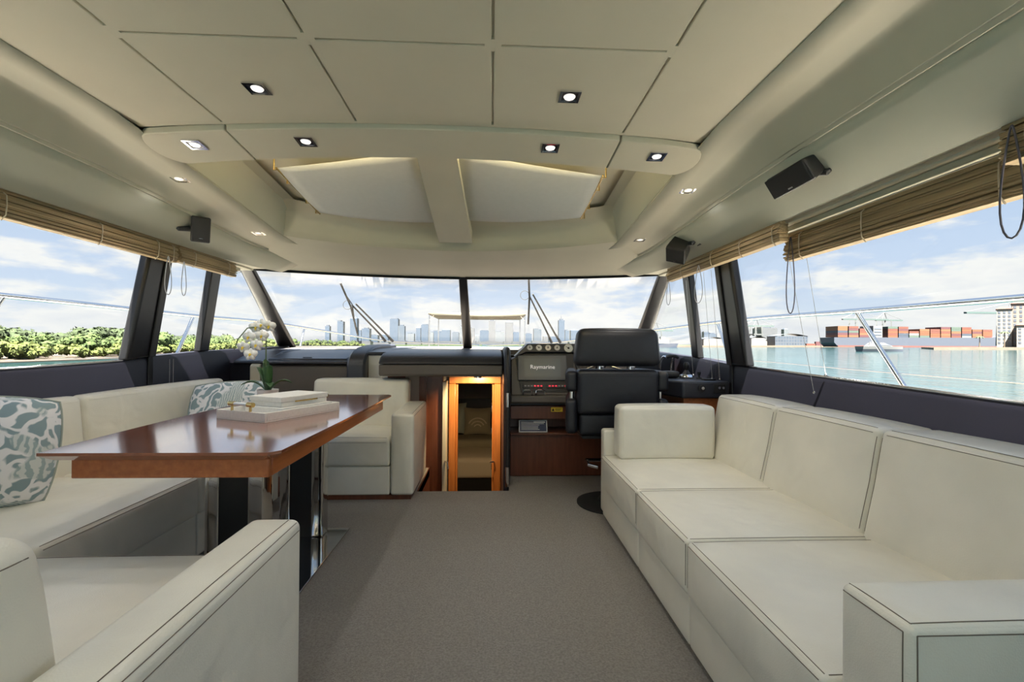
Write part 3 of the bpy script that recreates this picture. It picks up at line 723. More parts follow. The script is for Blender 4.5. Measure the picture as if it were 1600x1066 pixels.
# tray with boxes
A = Vector((-1.016, 2.123, TZ)); ux = Vector((-.90, .42, 0)).normalized(); uy = Vector((.42, .90, 0)).normalized()
def tp(a, b_, z): return A + ux * (a * .87) + uy * (b_ * .87) + Vector((0, 0, z * .87))
def tbox(q, a0, a1, b0, b1, z0, z1): return q.hexa([tp(a1, b0, z0), tp(a0, b0, z0), tp(a0, b1, z0), tp(a1, b1, z0), tp(a1, b0, z1), tp(a0, b0, z1), tp(a0, b1, z1), tp(a1, b1, z1)])
TW, TL = .37, .53
tray = thing('serving_tray', 'white leather tray with brass and acrylic handles on the table', 'tray', tuple(tp(.18, .26, 0)))
q = MB(); tbox(q, 0, TW, 0, TL, .001, .008); q.build('tray_base', 'shagreen', tray)
for a0, a1, b0, b1 in ((0, TW, 0, .012), (0, TW, TL - .012, TL), (0, .012, .0125, TL - .0125), (TW - .012, TW, .0125, TL - .0125)):
    q = MB(); tbox(q, a0, a1, b0, b1, .008, .052); q.build('tray_wall', 'shagreen', tray, bevel=.0025)
for b0 in (.006, TL - .006):
    hd = MB(); hd.tube([tp(.13, b0, .088), tp(.25, b0, .088)], .0085, 12); h_ = hd.build('handle_bar', 'acrylic', tray, smooth=True)
    for a in (.115, .255):
        q = MB(); q.tube([tp(a, b0, .05), tp(a, b0, .080)], .006, 10); q.build('handle_post', 'brass', h_, smooth=True)
        q = MB(); q.tube([tp(a - .02, b0, .088), tp(a + .02, b0, .088)], .0115, 12); q.build('handle_collar', 'brass', h_, smooth=True)
bx1 = MB(); tbox(bx1, .04, .33, .14, .50, .009, .058)
b1o = thing('game_box', 'flat white leather box lying in the tray under the taller box', 'box', tuple(tp(.18, .3, .009)))
bx1.build('box_body', 'shagreen', b1o, bevel=.003)
b2o = thing('keepsake_box', 'white leather lidded box with brass pulls on top of the flat box', 'box', tuple(tp(.18, .3, .059)))
q = MB(); tbox(q, .065, .305, .155, .49, .0585, .085); q.build('box_body', 'shagreen', b2o, bevel=.003)
q = MB(); tbox(q, .06, .31, .15, .495, .086, .114); lid = q.build('lid', 'shagreen', b2o, bevel=.003)
q = MB(); q.tube([tp(.052, .24, .085), tp(.052, .40, .085)], .004, 8); q.build('pull_bar', 'brass', lid, smooth=True)
q = MB(); q.tube([tp(.10, .492, .10), tp(.10, .515, .10)], .010, 10); q.build('pull_knob', 'brass', lid, smooth=True)
q = MB(); q.cyl(tp(.10, .085, .0085), (0, 0, 1), .048, .010, 24); q.cyl(tp(.10, .085, .019), (0, 0, 1), .047, .009, 24)
tag(q.build('coaster_stack', 'white_paint', smooth=True), 'round white coasters in the near end of the tray', 'coasters')

# orchid behind the tray
OX, OY = -1.40, 2.96
orc = thing('potted_orchid', 'white moth orchid in a low pot behind the boxes on the table', 'orchid', (OX, OY, TZ))
q = MB(); q.lathe((OX, OY, TZ + 0.001), [(.045, 0), (.058, .03), (.062, .07), (.055, .07), (.05, .06)], 24); pot = q.build('pot', 'white_paint', orc, smooth=True)
def leaf_blade(p0, p1, w, sag=.04, up_=Vector((0, 0, 1))):
    p0, p1 = Vector(p0), Vector(p1); d = (p1 - p0); sd = d.cross(up_)
    sd = sd.normalized() if sd.length > 1e-4 else Vector((1, 0, 0)); rows = []
    for t_ in frange(0, 1, 8):
        c = p0 + d * t_ + Vector((0, 0, sag * math.sin(t_ * PI))); ww = w * math.sin(PI * (.12 + .88 * t_)) ** .7 + .001
        rows.append([c - sd * ww + Vector((0, 0, ww * .3)), c - Vector((0, 0, 0.002)), c + sd * ww + Vector((0, 0, ww * .3))])
    q = MB(); q.loft(rows); return q
for p1, w in (((OX - .03, OY + .02, TZ + 0.261), .022), ((OX + .02, OY - .03, TZ + 0.226), .022), ((OX - .10, OY + .06, TZ + 0.209), .02), ((OX + .14, OY + .02, TZ + 0.113), .026), ((OX - .14, OY - .05, TZ + 0.104), .026), ((OX + .07, OY - .12, TZ + 0.096), .024)):
    o = leaf_blade((OX, OY, TZ + 0.052), p1, w).build('leaf', 'leaf', orc, smooth=True); o.modifiers.new('solid', 'SOLIDIFY').thickness = .0025
stem_pts = [(OX, OY, TZ + 0.052), (OX - .01, OY - .01, TZ + 0.244), (OX + .0, OY - .03, TZ + 0.392), (OX - .03, OY - .06, TZ + 0.461), (OX - .09, OY - .08, TZ + 0.452), (OX - .14, OY - .09, TZ + 0.383), (OX - .155, OY - .10, TZ + 0.322)]
q = MB(); q.tube(stem_pts, .0035, 6); q.build('flower_stem', 'stem', orc, smooth=True)
blooms = [(.025, -.045, .535), (-.055, -.07, .525), (-.015, -.07, .465), (-.095, -.085, .455), (-.04, -.09, .40), (-.125, -.10, .385), (-.075, -.10, .335), (-.02, -.06, .545)]
for k, (dx, dy, dz) in enumerate(blooms):
    c = Vector((OX + dx * .87, OY + dy * .87, TZ + dz * .87)); nn = Vector((random.uniform(-.1, .35), -1, random.uniform(-.35, .15))).normalized()
    sx_ = nn.cross(Vector((0, 0, 1))).normalized(); sz_ = sx_.cross(nn); q = MB()
    for j in range(5):
        a = PI / 2 + j * 2 * PI / 5; L, wd = (.042, .023) if j in (1, 4) else (.037, .015)
        d = sx_ * math.cos(a) + sz_ * math.sin(a); e = nn.cross(d); rows = []
        for t_ in frange(0, 1, 5):
            cc = c + d * L * t_ + nn * (.007 * t_ - .012 * t_ * t_); w_ = wd * math.sin(PI * (.1 + .86 * t_)) ** .6
            rows.append([cc - e * w_, cc + nn * .003, cc + e * w_])
        q.loft(rows)
    fl_ = q.build('flower', 'petal', orc, smooth=True); fl_.modifiers.new('solid', 'SOLIDIFY').thickness = .0015; fl_['kind'] = 'thing'
    del fl_['kind']
    q = MB(); q.tube([c, c + nn * .013, c + nn * .02 - sz_ * .012], [.006, .007, .003], 6); q.build('flower_lip', 'yellow', fl_, smooth=True)

# ================================================================== DASH AND COMPANIONWAY
dash = thing('dashboard', 'dark leather dashboard running under the whole windscreen', 'dashboard', (XC, 4.6, .7))
def profile(q, x0, x1, pts, thick=None):
    return q.prism([(x0, y, z) for y, z in pts], (x1 - x0, 0, 0))
# shore side cabinet
q = MB(); profile(q, -2.07, -1.30, [(4.24, .62), (4.24, .935), (4.26, .955), (4.45, .955), (4.45, .62)]); q.build('cabinet_front', 'dash_taupe', dash, bevel=.012)
q = MB(); profile(q, -2.07, -1.30, [(4.22, .962), (4.205, .975), (4.22, .992), (4.30, .997), (4.30, .962)]); q.build('cabinet_nosing', 'dash_leather', dash, bevel=.006)
q = MB(); profile(q, -2.03, -1.32, [(4.27, .99), (4.28, 1.012), (4.55, 1.06), (5.30, 1.098), (5.30, .98)]); lid = q.build('cabinet_lid', 'dash_leather', dash, bevel=.012)
q = MB(); q.rbox(-1.72, -1.64, 4.285, 4.30, 1.018, 1.026, .003, n=2); q.build('finger_pull', 'black_plastic', lid, smooth=True)
q = MB(); profile(q, -2.17, -2.08, [(4.24, .70), (4.24, .945), (4.27, .965), (4.45, .965), (4.45, .70)]); q.build('end_cap', 'headliner', dash, bevel=.01)
q = MB(); profile(q, -2.33, -2.03, [(4.26, .965), (4.27, .99), (4.6, 1.075), (5.4, 1.10), (5.4, .965)]); q.build('corner_fairing', 'dash_leather', dash, bevel=.01)
q = MB(); q.box(-2.375, -2.172, 4.30, 4.37, .0, .968); q.build('side_filler', 'dark_panel', dash)
# arched divider
arc = [(4.19, .74), (4.19, .93), (4.205, .985), (4.25, 1.03), (4.33, 1.07), (4.5, 1.105), (4.8, 1.125), (5.5, 1.135)]
q = MB(); q.loft([[(-1.295, y, z), (-1.275, y - .012, z + .014), (-1.15, y - .012, z + .014), (-1.13, y, z), (-1.13, y + .08, z - .05), (-1.295, y + .08, z - .05)] for y, z in arc], True, True)
q.build('arched_divider', 'dash_leather', dash, smooth=True, angle=30)
q = MB(); q.box(-1.13, -.955, 4.30, 4.34, .62, 1.05); q.build('inner_panel', 'white_paint', dash)
q = MB(); profile(q, -1.14, -.95, [(4.28, 1.045), (4.28, 1.075), (4.6, 1.10), (5.9, 1.115), (5.9, 1.045)]); q.build('bridge_panel', 'dash_leather', dash, bevel=.01)
# hood over the companionway
q = MB(); profile(q, -.955, .095, [(3.97, .875), (3.95, .89), (3.95, .975), (4.40, .975), (4.40, .875)]); q.build('hood_front', 'dash_taupe', dash, bevel=.01)
q = MB(); profile(q, -.955, .095, [(3.94, .98), (3.945, .995), (3.99, 1.035), (4.10, 1.07), (4.4, 1.09), (5.2, 1.10), (5.2, .98)]); q.build('hood_top', 'dash_leather', dash, bevel=.012)
# shelf right under the glass, catching the sun
q = MB(); rows = []
for h in frange(-2.1, 2.1, 30): rows.append([(XC + h, 5.12, 1.093), (XC + h, ybot(min(abs(h), 2.08)) + .05, 1.108), (XC + h, ybot(min(abs(h), 2.08)) + .05, 1.06), (XC + h, 5.12, 1.04)])
q.loft(rows, True, True); q.build('windscreen_shelf', 'dash_taupe', dash)

# front bulkhead pieces that carry the dash
q = MB(); q.box(-2.17, -.955, 4.38, 4.44, -.1, .95)
q.box(.10, 1.76, 4.40, 4.46, -1.0, 1.03)
struct(q.build('wall_front', 'mahogany'), 'dark bulkhead below the dashboard')

# companionway: steps, side linings, door frame and cabin beyond
q = MB(); q.box(-.63, -.57, 3.66, 4.42, -1.15, -.002); q.box(-.63, .17, 3.60, 3.655, -1.15, -.1)
q.box(-.955, -.60, 4.30, 4.36, -.1, .872)
lin = struct(q.build('wall_companionway', 'mahogany'), 'dark brown lining of the companionway')
q = MB(); q.box(-.60, -.455, 4.36, 4.42, -1.1, .872); q.build('lining_panel', 'mahogany', lin)
q = MB(); q.box(-.79, -.665, 4.285, 4.299, .40, .872); q.build('grey_panel', 'taupe_wall', lin)
for i in range(3):
    q = MB(); q.box(-.565, .10, 3.66 + i * .25, 3.98 + i * .25, -.34 - i * .28, -.29 - i * .28); struct(q.build(f'floor_step_{i + 1}', 'mahogany', bevel=.006), f'companionway step number {i + 1} going down')
dr = thing('door_1', 'orange varnished door frame at the foot of the companionway', None, (-.155, 4.55, -1.1), kind='structure')
for x0, x1 in ((-.41, -.345), (.030, .095)):
    q = MB(); q.box(x0, x1, 4.50, 4.60, -1.1, .77); q.build('door_jamb', 'orange_wood', dr, bevel=.006)
q = MB(); q.box(-.41, .095, 4.50, 4.60, .772, .835); q.build('door_head', 'orange_wood', dr, bevel=.006)
for x0, x1 in ((-.345, -.325), (.010, .030)):
    q = MB(); q.box(x0, x1, 4.535, 4.60, -1.1, .76); q.build('door_stop', 'orange_wood', dr, bevel=.004)
q = MB(); q.box(-.455, -.420, 4.33, 4.50, -1.1, .80); leafd = q.build('door_leaf', 'headliner', dr, bevel=.004)
q = MB(); q.tube([(-.425, 4.325, .06), (-.40, 4.30, .06), (-.395, 4.29, .0)], .009, 8); q.build('door_handle', 'chrome', leafd, smooth=True)
for z in (.52, .30, -.05):
    q = MB(); q.rbox(.004, .012, 4.545, 4.575, z - .03, z + .03, .003, n=2); q.build('hinge', 'chrome', dr, smooth=True)
q = MB(); q.tube([(.03, 4.49, .02), (.03, 4.465, .02), (-.01, 4.455, .02)], .008, 8); q.build('door_latch', 'chrome', dr, smooth=True)
# lower cabin
q = MB(); q.box(-1.3, .95, 7.5, 7.56, -1.1, .95); q.box(-1.34, -1.3, 4.6, 7.5, -1.1, .95); q.box(.95, 1.0, 4.6, 7.5, -1.1, .95); q.box(-1.34, 1.0, 4.62, 7.56, .90, .95)
q.box(-1.34, -.41, 4.55, 4.6, -1.1, .9); q.box(.095, 1.0, 4.55, 4.6, -1.1, .9); q.box(-.41, .095, 4.55, 4.6, .835, .9)
struct(q.build('wall_cabin', 'taupe_wall'), 'taupe walls of the cabin below')
q = MB(); q.box(-1.34, 1.0, 3.6, 7.56, -1.2, -1.12); struct(q.build('floor_cabin', 'mahogany'), 'dark floor of the lower cabin')
bed = thing('cabin_bed', 'made bed with beige sheet seen through the companionway door', 'bed', (-.15, 6.8, -1.12))
q = MB(); q.box(-.95, .65, 6.05, 7.45, -1.118, -.60); q.build('bed_base', 'black_plastic', bed)
q = MB(); q.rbox(-.98, .68, 6.0, 7.45, -.598, -.33, .06, puff=(0, 0, 0, 0, 0, .02), n=6); q.build('mattress', 'sheet', bed, smooth=True)
q = MB(); q.rbox(-.98, .68, 6.55, 7.0, -.33, -.21, .05, puff=(0, 0, 0, 0, 0, .015), n=6); q.build('folded_throw', 'olive_fabric', bed, smooth=True)
q = MB(); q.box(-1.1, .8, 7.42, 7.49, -.3, .28); q.build('headboard', 'black_leather', bed)
def plain_pillow(name, label, c, w, hgt, th, mt, rings=False):
    root = thing(name, label, 'pillow', c, 'pillows on the cabin bed'); rows = {}
    q = MB()
    def pt(u, v_, sg): return (c[0] + u * w / 2 * (1 - .08 * (1 - v_ * v_)), c[1] + sg * th / 2 * (max(0, (1 - abs(u) ** 2.6) * (1 - abs(v_) ** 2.6))) ** .55 + v_ * .06, c[2] + hgt / 2 + v_ * hgt / 2 * (1 - .08 * (1 - u * u)))
    for sg in (-1, 1): q.loft([[pt(u, v_, sg) for u in (frange(-1, 1, 12) if sg < 0 else frange(1, -1, 12))] for v_ in frange(-1, 1, 12)])
    q.build('pillow_cover', mt, root, smooth=True)
    if rings:
        for r_ in (.06, .11, .16):
            q = MB(); pts = []
            for a in frange(.15 * PI, .85 * PI, 12):
                u, v_ = r_ * math.cos(a) * 2 / w, (r_ * math.sin(a) * 1.0 - .10) * 2 / hgt; p = pt(u, v_, -1); pts.append((p[0], p[1] - .004, p[2]))
            q.tube(pts, .009, 6); q.build('braid_arch', 'sheet', root, smooth=True)
plain_pillow('bed_pillow', 'olive pillow with pale arched braid on the cabin bed', (-.20, 7.02, -.21), .42, .40, .16, 'olive_fabric', True)
plain_pillow('bed_pillow', 'grey green pillow beside the olive one on the cabin bed', (-.60, 7.12, -.21), .44, .46, .16, 'sage_fabric')
plain_pillow('bed_pillow', 'grey green pillow half hidden by the door frame on the cabin bed', (.22, 7.12, -.21), .44, .46, .16, 'sage_fabric')
# lamp under the hood that lights the stair well
lp = thing('stair_lamp', 'small warm lamp recessed under the companionway hood', 'lamp', (-.12, 4.08, .86))
q = MB(); q.cyl((-.12, 4.08, .858), (0, 0, 1), .035, .014, 20); q.build('lamp_ring', 'chrome', lp, smooth=True)
ld = bpy.data.lights.new('stair_lamp_light', 'SPOT'); ld.energy = 45; ld.color = (1, .72, .38); ld.spot_size = math.radians(125); ld.spot_blend = .5; ld.shadow_soft_size = .03
lo = bpy.data.objects.new('stair_lamp_light', ld); col.objects.link(lo); lo.location = (-.12, 4.12, .850); lo.rotation_euler = (math.radians(38), 0, 0)

cl_ = thing('cabin_fill', 'added unseen warm fill light on the lower cabin ceiling', 'lamp', (-.15, 6.1, .88))  # unseen warm fill added to brighten the bed and pillows
q = MB(); q.lathe((-.15, 6.1, .862), [(.03, 0), (.055, .012), (.06, .036)], 20); q.build('lamp_ring', 'chrome', cl_, smooth=True)
ld = bpy.data.lights.new('cabin_fill_light', 'POINT'); ld.energy = 26; ld.color = (1, .82, .58); ld.shadow_soft_size = .04
lo = bpy.data.objects.new('cabin_fill_light', ld); col.objects.link(lo); lo.location = (-.15, 6.1, .80)

# divider panel and grab rail between companionway and helm
dv = thing('divider_panel', 'black upright panel with rounded top between companionway and helm', 'panel', (.135, 4.1, -.4))
pts = [(3.80, -1.0), (3.80, .98), (3.82, 1.06), (3.88, 1.11), (3.98, 1.13), (4.45, 1.13), (4.45, -1.0)]
q = MB(); q.prism([(.105, y, z) for y, z in pts], (.055, 0, 0)); q.build('panel_body', 'dash_leather', dv, bevel=.02, seg=3)
gr = thing('grab_rail', 'black grab rail with chrome sleeves beside the companionway', 'handrail', (.135, 3.74, -.06))
q = MB(); q.tube([(.135, 3.745, .76), (.135, 3.742, .95), (.135, 3.75, 1.03), (.135, 3.78, 1.085), (.135, 3.85, 1.115)], .018, 12); q.build('rail_upper', 'black_plastic', gr, smooth=True)
q = MB(); q.tube([(.135, 3.745, .16), (.135, 3.745, .645)], .018, 12); q.build('rail_lower', 'black_plastic', gr, smooth=True)
for a, b_ in ((.645, .76), (-.0, .16)):
    q = MB(); q.tube([(.135, 3.745, a), (.135, 3.745, b_)], .016, 12); q.build('chrome_sleeve', 'chrome', gr, smooth=True)
q = MB(); q.tube([(.135, 3.745, .03), (.135, 3.80, .03)], .012, 8); q.build('rail_bracket', 'chrome', gr, smooth=True)
q = MB(); q.tube([(.135, 3.745, .70), (.135, 3.80, .70)], .012, 8); q.build('rail_bracket', 'chrome', gr, smooth=True)

# ================================================================== HELM
hc = thing('helm_console', 'wood and leather helm console with screen, gauges and switches', 'console', (.8, 4.2, 0))
q = MB(); q.box(.17, 1.40, 4.03, 4.39, .005, .362); q.build('lower_panel', 'mahogany', hc, bevel=.004)
q = MB(); q.box(.17, 1.40, 4.00, 4.39, .366, .384); q.build('shelf', 'mahogany', hc, bevel=.003)
q = MB(); q.box(.17, 1.40, 4.30, 4.39, .386, .50); q.build('niche_back', 'mahogany', hc)
q = MB(); q.box(.17, 1.40, 4.03, 4.39, .502, .618); up_panel = q.build('upper_panel', 'mahogany', hc, bevel=.004)
q = MB(); q.box(.17, 1.40, 4.06, 4.39, .620, .642); q.build('shadow_gap', 'black_plastic', hc)
q = MB(); profile(q, .17, 1.42, [(3.99, .643), (3.975, .655), (3.98, .705), (4.0, .715), (4.39, .715), (4.39, .643)]); q.build('lip', 'dash_taupe', hc, bevel=.006)
def hp(x, t_, off=0.0): return Vector((x, 4.0 + .13 * t_ - .94 * off, .716 + .36 * t_ + .34 * off))
q = MB()
face = [(.175, 0), (1.27, 0), (1.22, 1.0), (.30, 1.0), (.175, .84)]
q.prism([hp(x, t_) for x, t_ in face], (0, .26, 0)); q.build('face_surround', 'dash_taupe', hc, bevel=.006)
inner = [(.26, .06), (.72, .06), (.74, 1.0), (.30, 1.0), (.215, .86)]
q = MB(); q.prism([hp(x, t_, .004) for x, t_ in inner], (0, .02, 0)); q.build('instrument_panel', 'black_plastic', hc, bevel=.003)
pod = [(.215, 1.055, 4.12), (.30, 1.155, 4.15), (1.45, 1.165, 4.15), (1.45, 1.085, 4.12), (.30, 1.08, 4.12)]
q = MB(); q.prism([(.205, 4.09, 1.045), (.31, 4.105, 1.085), (1.20, 4.105, 1.085), (1.20, 4.135, 1.168), (.325, 4.135, 1.162)], (0, .25, .0)); q.build('gauge_pod', 'dash_leather', hc, bevel=.008)
q = MB(); profile(q, .30, 1.22, [(4.36, 1.0), (4.36, 1.150), (4.6, 1.13), (5.2, 1.10), (5.2, 1.0)]); q.build('helm_top', 'dash_leather', hc, bevel=.008)
q = MB(); profile(q, 1.225, 1.755, [(4.34, .895), (4.34, 1.05), (4.40, 1.075), (5.2, 1.095), (5.2, .895)]); q.build('side_return', 'dash_leather', hc, bevel=.01)
# screen
def hbox(x0, x1, t0, t1, o0, o1):
    q = MB(); q.hexa([hp(x0, t0, o1), hp(x1, t0, o1), hp(x1, t0, o0), hp(x0, t0, o0), hp(x0, t1, o1), hp(x1, t1, o1), hp(x1, t1, o0), hp(x0, t1, o0)]); return q
scr = hbox(.232, .668, .33, .935, .004, .022).build('display', 'bezel', hc, bevel=.006)
hbox(.292, .612, .42, .855, .020, .0226).build('display_glass', 'screen_grey', scr)
text_mesh('display_lettering', 'Raymarine', .052, 'screen_text', scr, hp(.452, .645, .0230), (1, 0, 0), (0, .34, .94))
for k, (x0, cols_) in enumerate(((.283, 'gggrrr'), (.496, 'rrrggr'))):
    strip = hbox(x0 - .012, x0 + .165, .155, .245, .003, .010).build('switch_strip', 'black_plastic', hc, bevel=.002)
    for j, c in enumerate(cols_):
        xx = x0 + .006 + j * .028
        q = MB(); a, b_, = hp(xx, .205, .010), hp(xx + .016, .205, .010); q.hexa([hp(xx, .19, .0135), hp(xx + .017, .19, .0135), hp(xx + .017, .19, .009), hp(xx, .19, .009), hp(xx, .22, .0135), hp(xx + .017, .22, .0135), hp(xx + .017, .22, .009), hp(xx, .22, .009)])
        q.build('switch_light', 'red_led' if c == 'r' else 'grey_led', strip)
for x0 in (.272, .385):
    q = MB(); q.tube([hp(x0, -.02, .02), hp(x0 + .004, .075, .035), hp(x0 + .02, .09, .04), hp(x0 + .06, .09, .04), hp(x0 + .078, .075, .035), hp(x0 + .08, -.02, .02)], .006, 8); q.build('trim_lever', 'chrome', hc, smooth=True)
for x, r_ in ((.342, .027), (.424, .029), (.506, .029), (.588, .029), (.690, .043)):
    c = Vector((x, 4.118, 1.125 if r_ < .04 else 1.122)); nn = Vector((0, -.94, .34)); c = Vector((x, 4.1215 - (1.127 - c.z) * .36, c.z))
    q = MB(); q.cyl(c - nn * .004, nn, r_, .012, 28, r_ * .95); gz = q.build('gauge', 'chrome', hc, smooth=True)
    q = MB(); q.cyl(c + nn * .0082, nn, r_ * .86, .0008, 28); q.build('gauge_dial', 'gauge_face', gz)
    a = random.uniform(.3, 2.6); d = Vector((math.cos(a), .34 * math.sin(a), .94 * math.sin(a)))
    q = MB(); q.tube([c + nn * .010, c + nn * .010 + d * r_ * .7], .0016, 4); q.build('gauge_needle', 'rubber', gz)
    q = MB(); q.cyl(c + nn * .0092, nn, r_ * .22, .001, 14); q.build('gauge_hub', 'rubber', gz)
# yellow warning label
q = MB(); q.box(.525, .628, 4.0275, 4.0295, .566, .604); wl = q.build('warning_label', 'warning_yellow', hc)
q = MB(); q.prism([(.530, 4.0273, .572), (.556, 4.0273, .572), (.543, 4.0273, .597)], (0, -.0006, 0)); q.build('warning_triangle', 'rubber', wl)
for z in (.593, .585, .577):
    q = MB(); q.box(.563, .620 - (.593 - z), 4.0268, 4.0274, z - .0016, z + .0016); q.build('print_line', 'rubber', wl)
# placard leaning in the niche
pl_ = thing('notice_placard', 'dark blue notice placard with white print leaning on the helm shelf', 'placard', (.37, 4.05, .384))
def pp(x, t_, o=0.0): return Vector((.245 + x + .012 * t_ * 0, 4.035 + .035 * t_ - .94 * o, .386 + .10 * t_ + .3 * o))
def pbox(x0, x1, t0, t1, o0, o1, nm, mt, par):
    q = MB(); q.hexa([pp(x0, t0, o1), pp(x1, t0, o1), pp(x1, t0, o0), pp(x0, t0, o0), pp(x0, t1, o1), pp(x1, t1, o1), pp(x1, t1, o0), pp(x0, t1, o0)]); return q.build(nm, mt, par)
bd = pbox(0, .25, 0, 1.0, 0, .003, 'placard_board', 'placard_white', pl_); pbox(.008, .242, .07, .93, .003, .0036, 'placard_face', 'placard', bd)
for k in range(6):
    pbox(.02, random.uniform(.16, .232), .80 - k * .12, .84 - k * .12, .0036, .0041, 'print_line', 'placard_white', bd)
pbox(.13, .232, .78, .88, .0036, .0042, 'print_block', 'placard_white', bd)

# wheel
sw = thing('steering_wheel', 'black steering wheel half hidden behind the helm seat', 'steering wheel', (.93, 3.86, .95))
c = Vector((.93, 3.84, 1.02)); nn = Vector((0, -.86, .5)); e1 = Vector((1, 0, 0)); e2 = nn.cross(e1) * -1
ringp = [c + (e1 * math.cos(a) + e2 * math.sin(a)) * .225 for a in frange(0, 2 * PI, 36)]
q = MB(); q.tube(ringp, .014, 10); q.build('rim', 'black_leather', sw, smooth=True)
for a in (PI / 2 * 3, PI * .15, PI * .85):
    q = MB(); q.tube([c - nn * .03, c + (e1 * math.cos(a) + e2 * math.sin(a)) * .22], .010, 8); q.build('spoke', 'chrome', sw, smooth=True)
q = MB(); q.cyl(c - nn * .04, nn, .05, .03, 20); q.build('hub', 'black_plastic', sw, smooth=True)
q = MB(); q.tube([c - nn * .04, c - nn * .24], .03, 12); q.build('column', 'black_plastic', sw, smooth=True)

# helm seat
hs_ = thing('helm_chair', 'black leather helm seat seen from behind on a round pedestal', 'helm seat', (.89, 3.33, 0))
q = MB(); q.rbox(.605, 1.215, 3.25, 3.40, 1.0, 1.27, .05, puff=(0, 0, .02, .02, 0, .008), n=10, F=lambda p: (p.x + (p.x - .91) * -.05 * (p.z - 1.13) / .13, p.y, p.z)); hr = q.build('headrest', 'black_leather', hs_, smooth=True)
for x in (.795, 1.022):
    q = MB(); q.rbox(x - .024, x + .024, 3.30, 3.34, .93, 1.03, .012, n=3); q.build('headrest_post', 'chrome', hs_, smooth=True)
q = MB(); q.rbox(.615, 1.205, 3.25, 3.41, .655, .978, .035, puff=(0, 0, .014, .02, 0, 0), n=10); bk = q.build('backrest', 'black_leather', hs_, smooth=True)
for z in (.93,): stitch([(x, 3.245, z) for x in frange(.66, 1.16, 8)], .0014).build('stitching', 'rubber', bk)
q = MB(); q.rbox(.635, 1.185, 3.27, 3.43, .505, .66, .025, puff=(0, 0, .006, 0, 0, 0), n=8); q.build('lumbar_pad', 'black_leather', hs_, smooth=True)
q = MB(); q.rbox(.70, 1.12, 3.32, 3.88, .50, .66, .04, puff=(0, 0, 0, 0, 0, .02), n=8); q.build('seat_cushion', 'black_leather', hs_, smooth=True)
for s in (-1, 1):
    x = .91 + s * .335
    q = MB(); q.rbox(x - .045, x + .045, 3.28, 3.74, .815, .965, .03, puff=(.004, .004, .006, 0, 0, .006), n=8, F=lambda p, s=s: (p.x - s * .17 * (p.y - 3.28), p.y, p.z)); ar = q.build('armrest', 'black_leather', hs_, smooth=True)
    q = MB(); q.rbox(x - .042, x + .042, 3.27, 3.78, .515, .765, .03, puff=(.004, .004, .006, 0, 0, .004), n=8, F=lambda p, s=s: (p.x - s * .17 * (p.y - 3.28), p.y, p.z)); q.build('side_bolster', 'black_leather', hs_, smooth=True)
    q = MB(); q.tube([(x + s * -.01, 3.33, .755), (x + s * -.01, 3.33, .83)], .016, 10); q.build('armrest_pivot', 'chrome', ar, smooth=True)
q = MB(); q.box(.66, 1.16, 3.30, 3.80, .475, .50); q.build('seat_pan', 'black_plastic', hs_, bevel=.006)
q = MB(); q.lathe((.87, 3.33, 0), [(.24, .001), (.24, .012), (.22, .02), (.09, .026), (.075, .05), (.06, .08)], 40); q.build('pedestal_base', 'rubber', hs_, smooth=True)
q = MB(); q.tube([(.87, 3.33, .05), (.87, 3.33, .48)], .055, 20); q.build('pedestal_column', 'black_plastic', hs_, smooth=True)
q = MB(); q.tube([(.80, 3.42, .24), (.74, 3.45, .25), (.74, 3.6, .25), (1.0, 3.6, .25), (1.0, 3.45, .25), (.94, 3.42, .24)], .014, 8); q.build('footrest', 'chrome', hs_, smooth=True)

# harbour side console with controls
so = thing('side_console', 'black topped wooden side console right of the helm', 'console', (1.6, 3.7, 0))
q = MB(); q.prism([(1.405, 3.33, .765), (1.765, 3.33, .765), (1.765, 4.37, .765), (1.30, 4.37, .765), (1.30, 3.72, .765)], (0, 0, .125)); q.build('console_top', 'dash_leather', so, bevel=.015, seg=3)
q = MB(); q.prism([(1.425, 3.36, .0), (1.765, 3.36, .0), (1.765, 4.37, .0), (1.41, 4.37, .0), (1.41, 3.74, .0)], (0, 0, .764)); q.build('console_body', 'cherry_edge', so, bevel=.004)
q = MB(); q.cyl((1.545, 3.329, .838), (0, -1, 0), .026, .012, 24); kb = q.build('ignition_socket', 'black_plastic', so, smooth=True)
q = MB(); q.cyl((1.548, 3.317, .842), (0, -1, 0), .011, .010, 16); q.build('ignition_key', 'chrome', kb, smooth=True)
q = MB(); q.box(1.635, 1.725, 3.324, 3.33, .805, .872); pt_ = q.build('socket_plate', 'black_plastic', so, bevel=.003)
for x in (1.675, 1.705):
    q = MB(); q.cyl((x, 3.325, .845), (0, -1, 0), .009, .010, 14); q.build('socket_button', 'chrome', pt_, smooth=True)
th = thing('throttle_control', 'chrome rimmed throttle with two curved levers beside the helm seat', 'throttle', (1.47, 3.72, .89))
q = MB(); q.rbox(1.415, 1.525, 3.66, 3.80, .892, .945, .02, n=4); q.build('throttle_base', 'black_plastic', th, smooth=True)
for x in (1.422, 1.518):
    q = MB(); q.tube([(x, 3.73 + .11 * math.cos(a), .94 + .125 * math.sin(a)) for a in frange(-.2, PI * .62, 12)], .009, 8); q.build('throttle_lever', 'chrome', th, smooth=True)
q = MB(); q.tube([(1.422, 3.69, 1.056), (1.445, 3.685, 1.068), (1.495, 3.685, 1.068), (1.518, 3.69, 1.056)], .013, 8); q.build('throttle_grip', 'black_plastic', th, smooth=True)
js = thing('joystick', 'black joystick with chrome ring on the side console', 'joystick', (1.575, 3.66, .89))
q = MB(); q.lathe((1.575, 3.66, .8905), [(.055, 0), (.058, .012), (.045, .03), (.03, .034)], 24); q.build('joystick_ring', 'chrome', js, smooth=True)
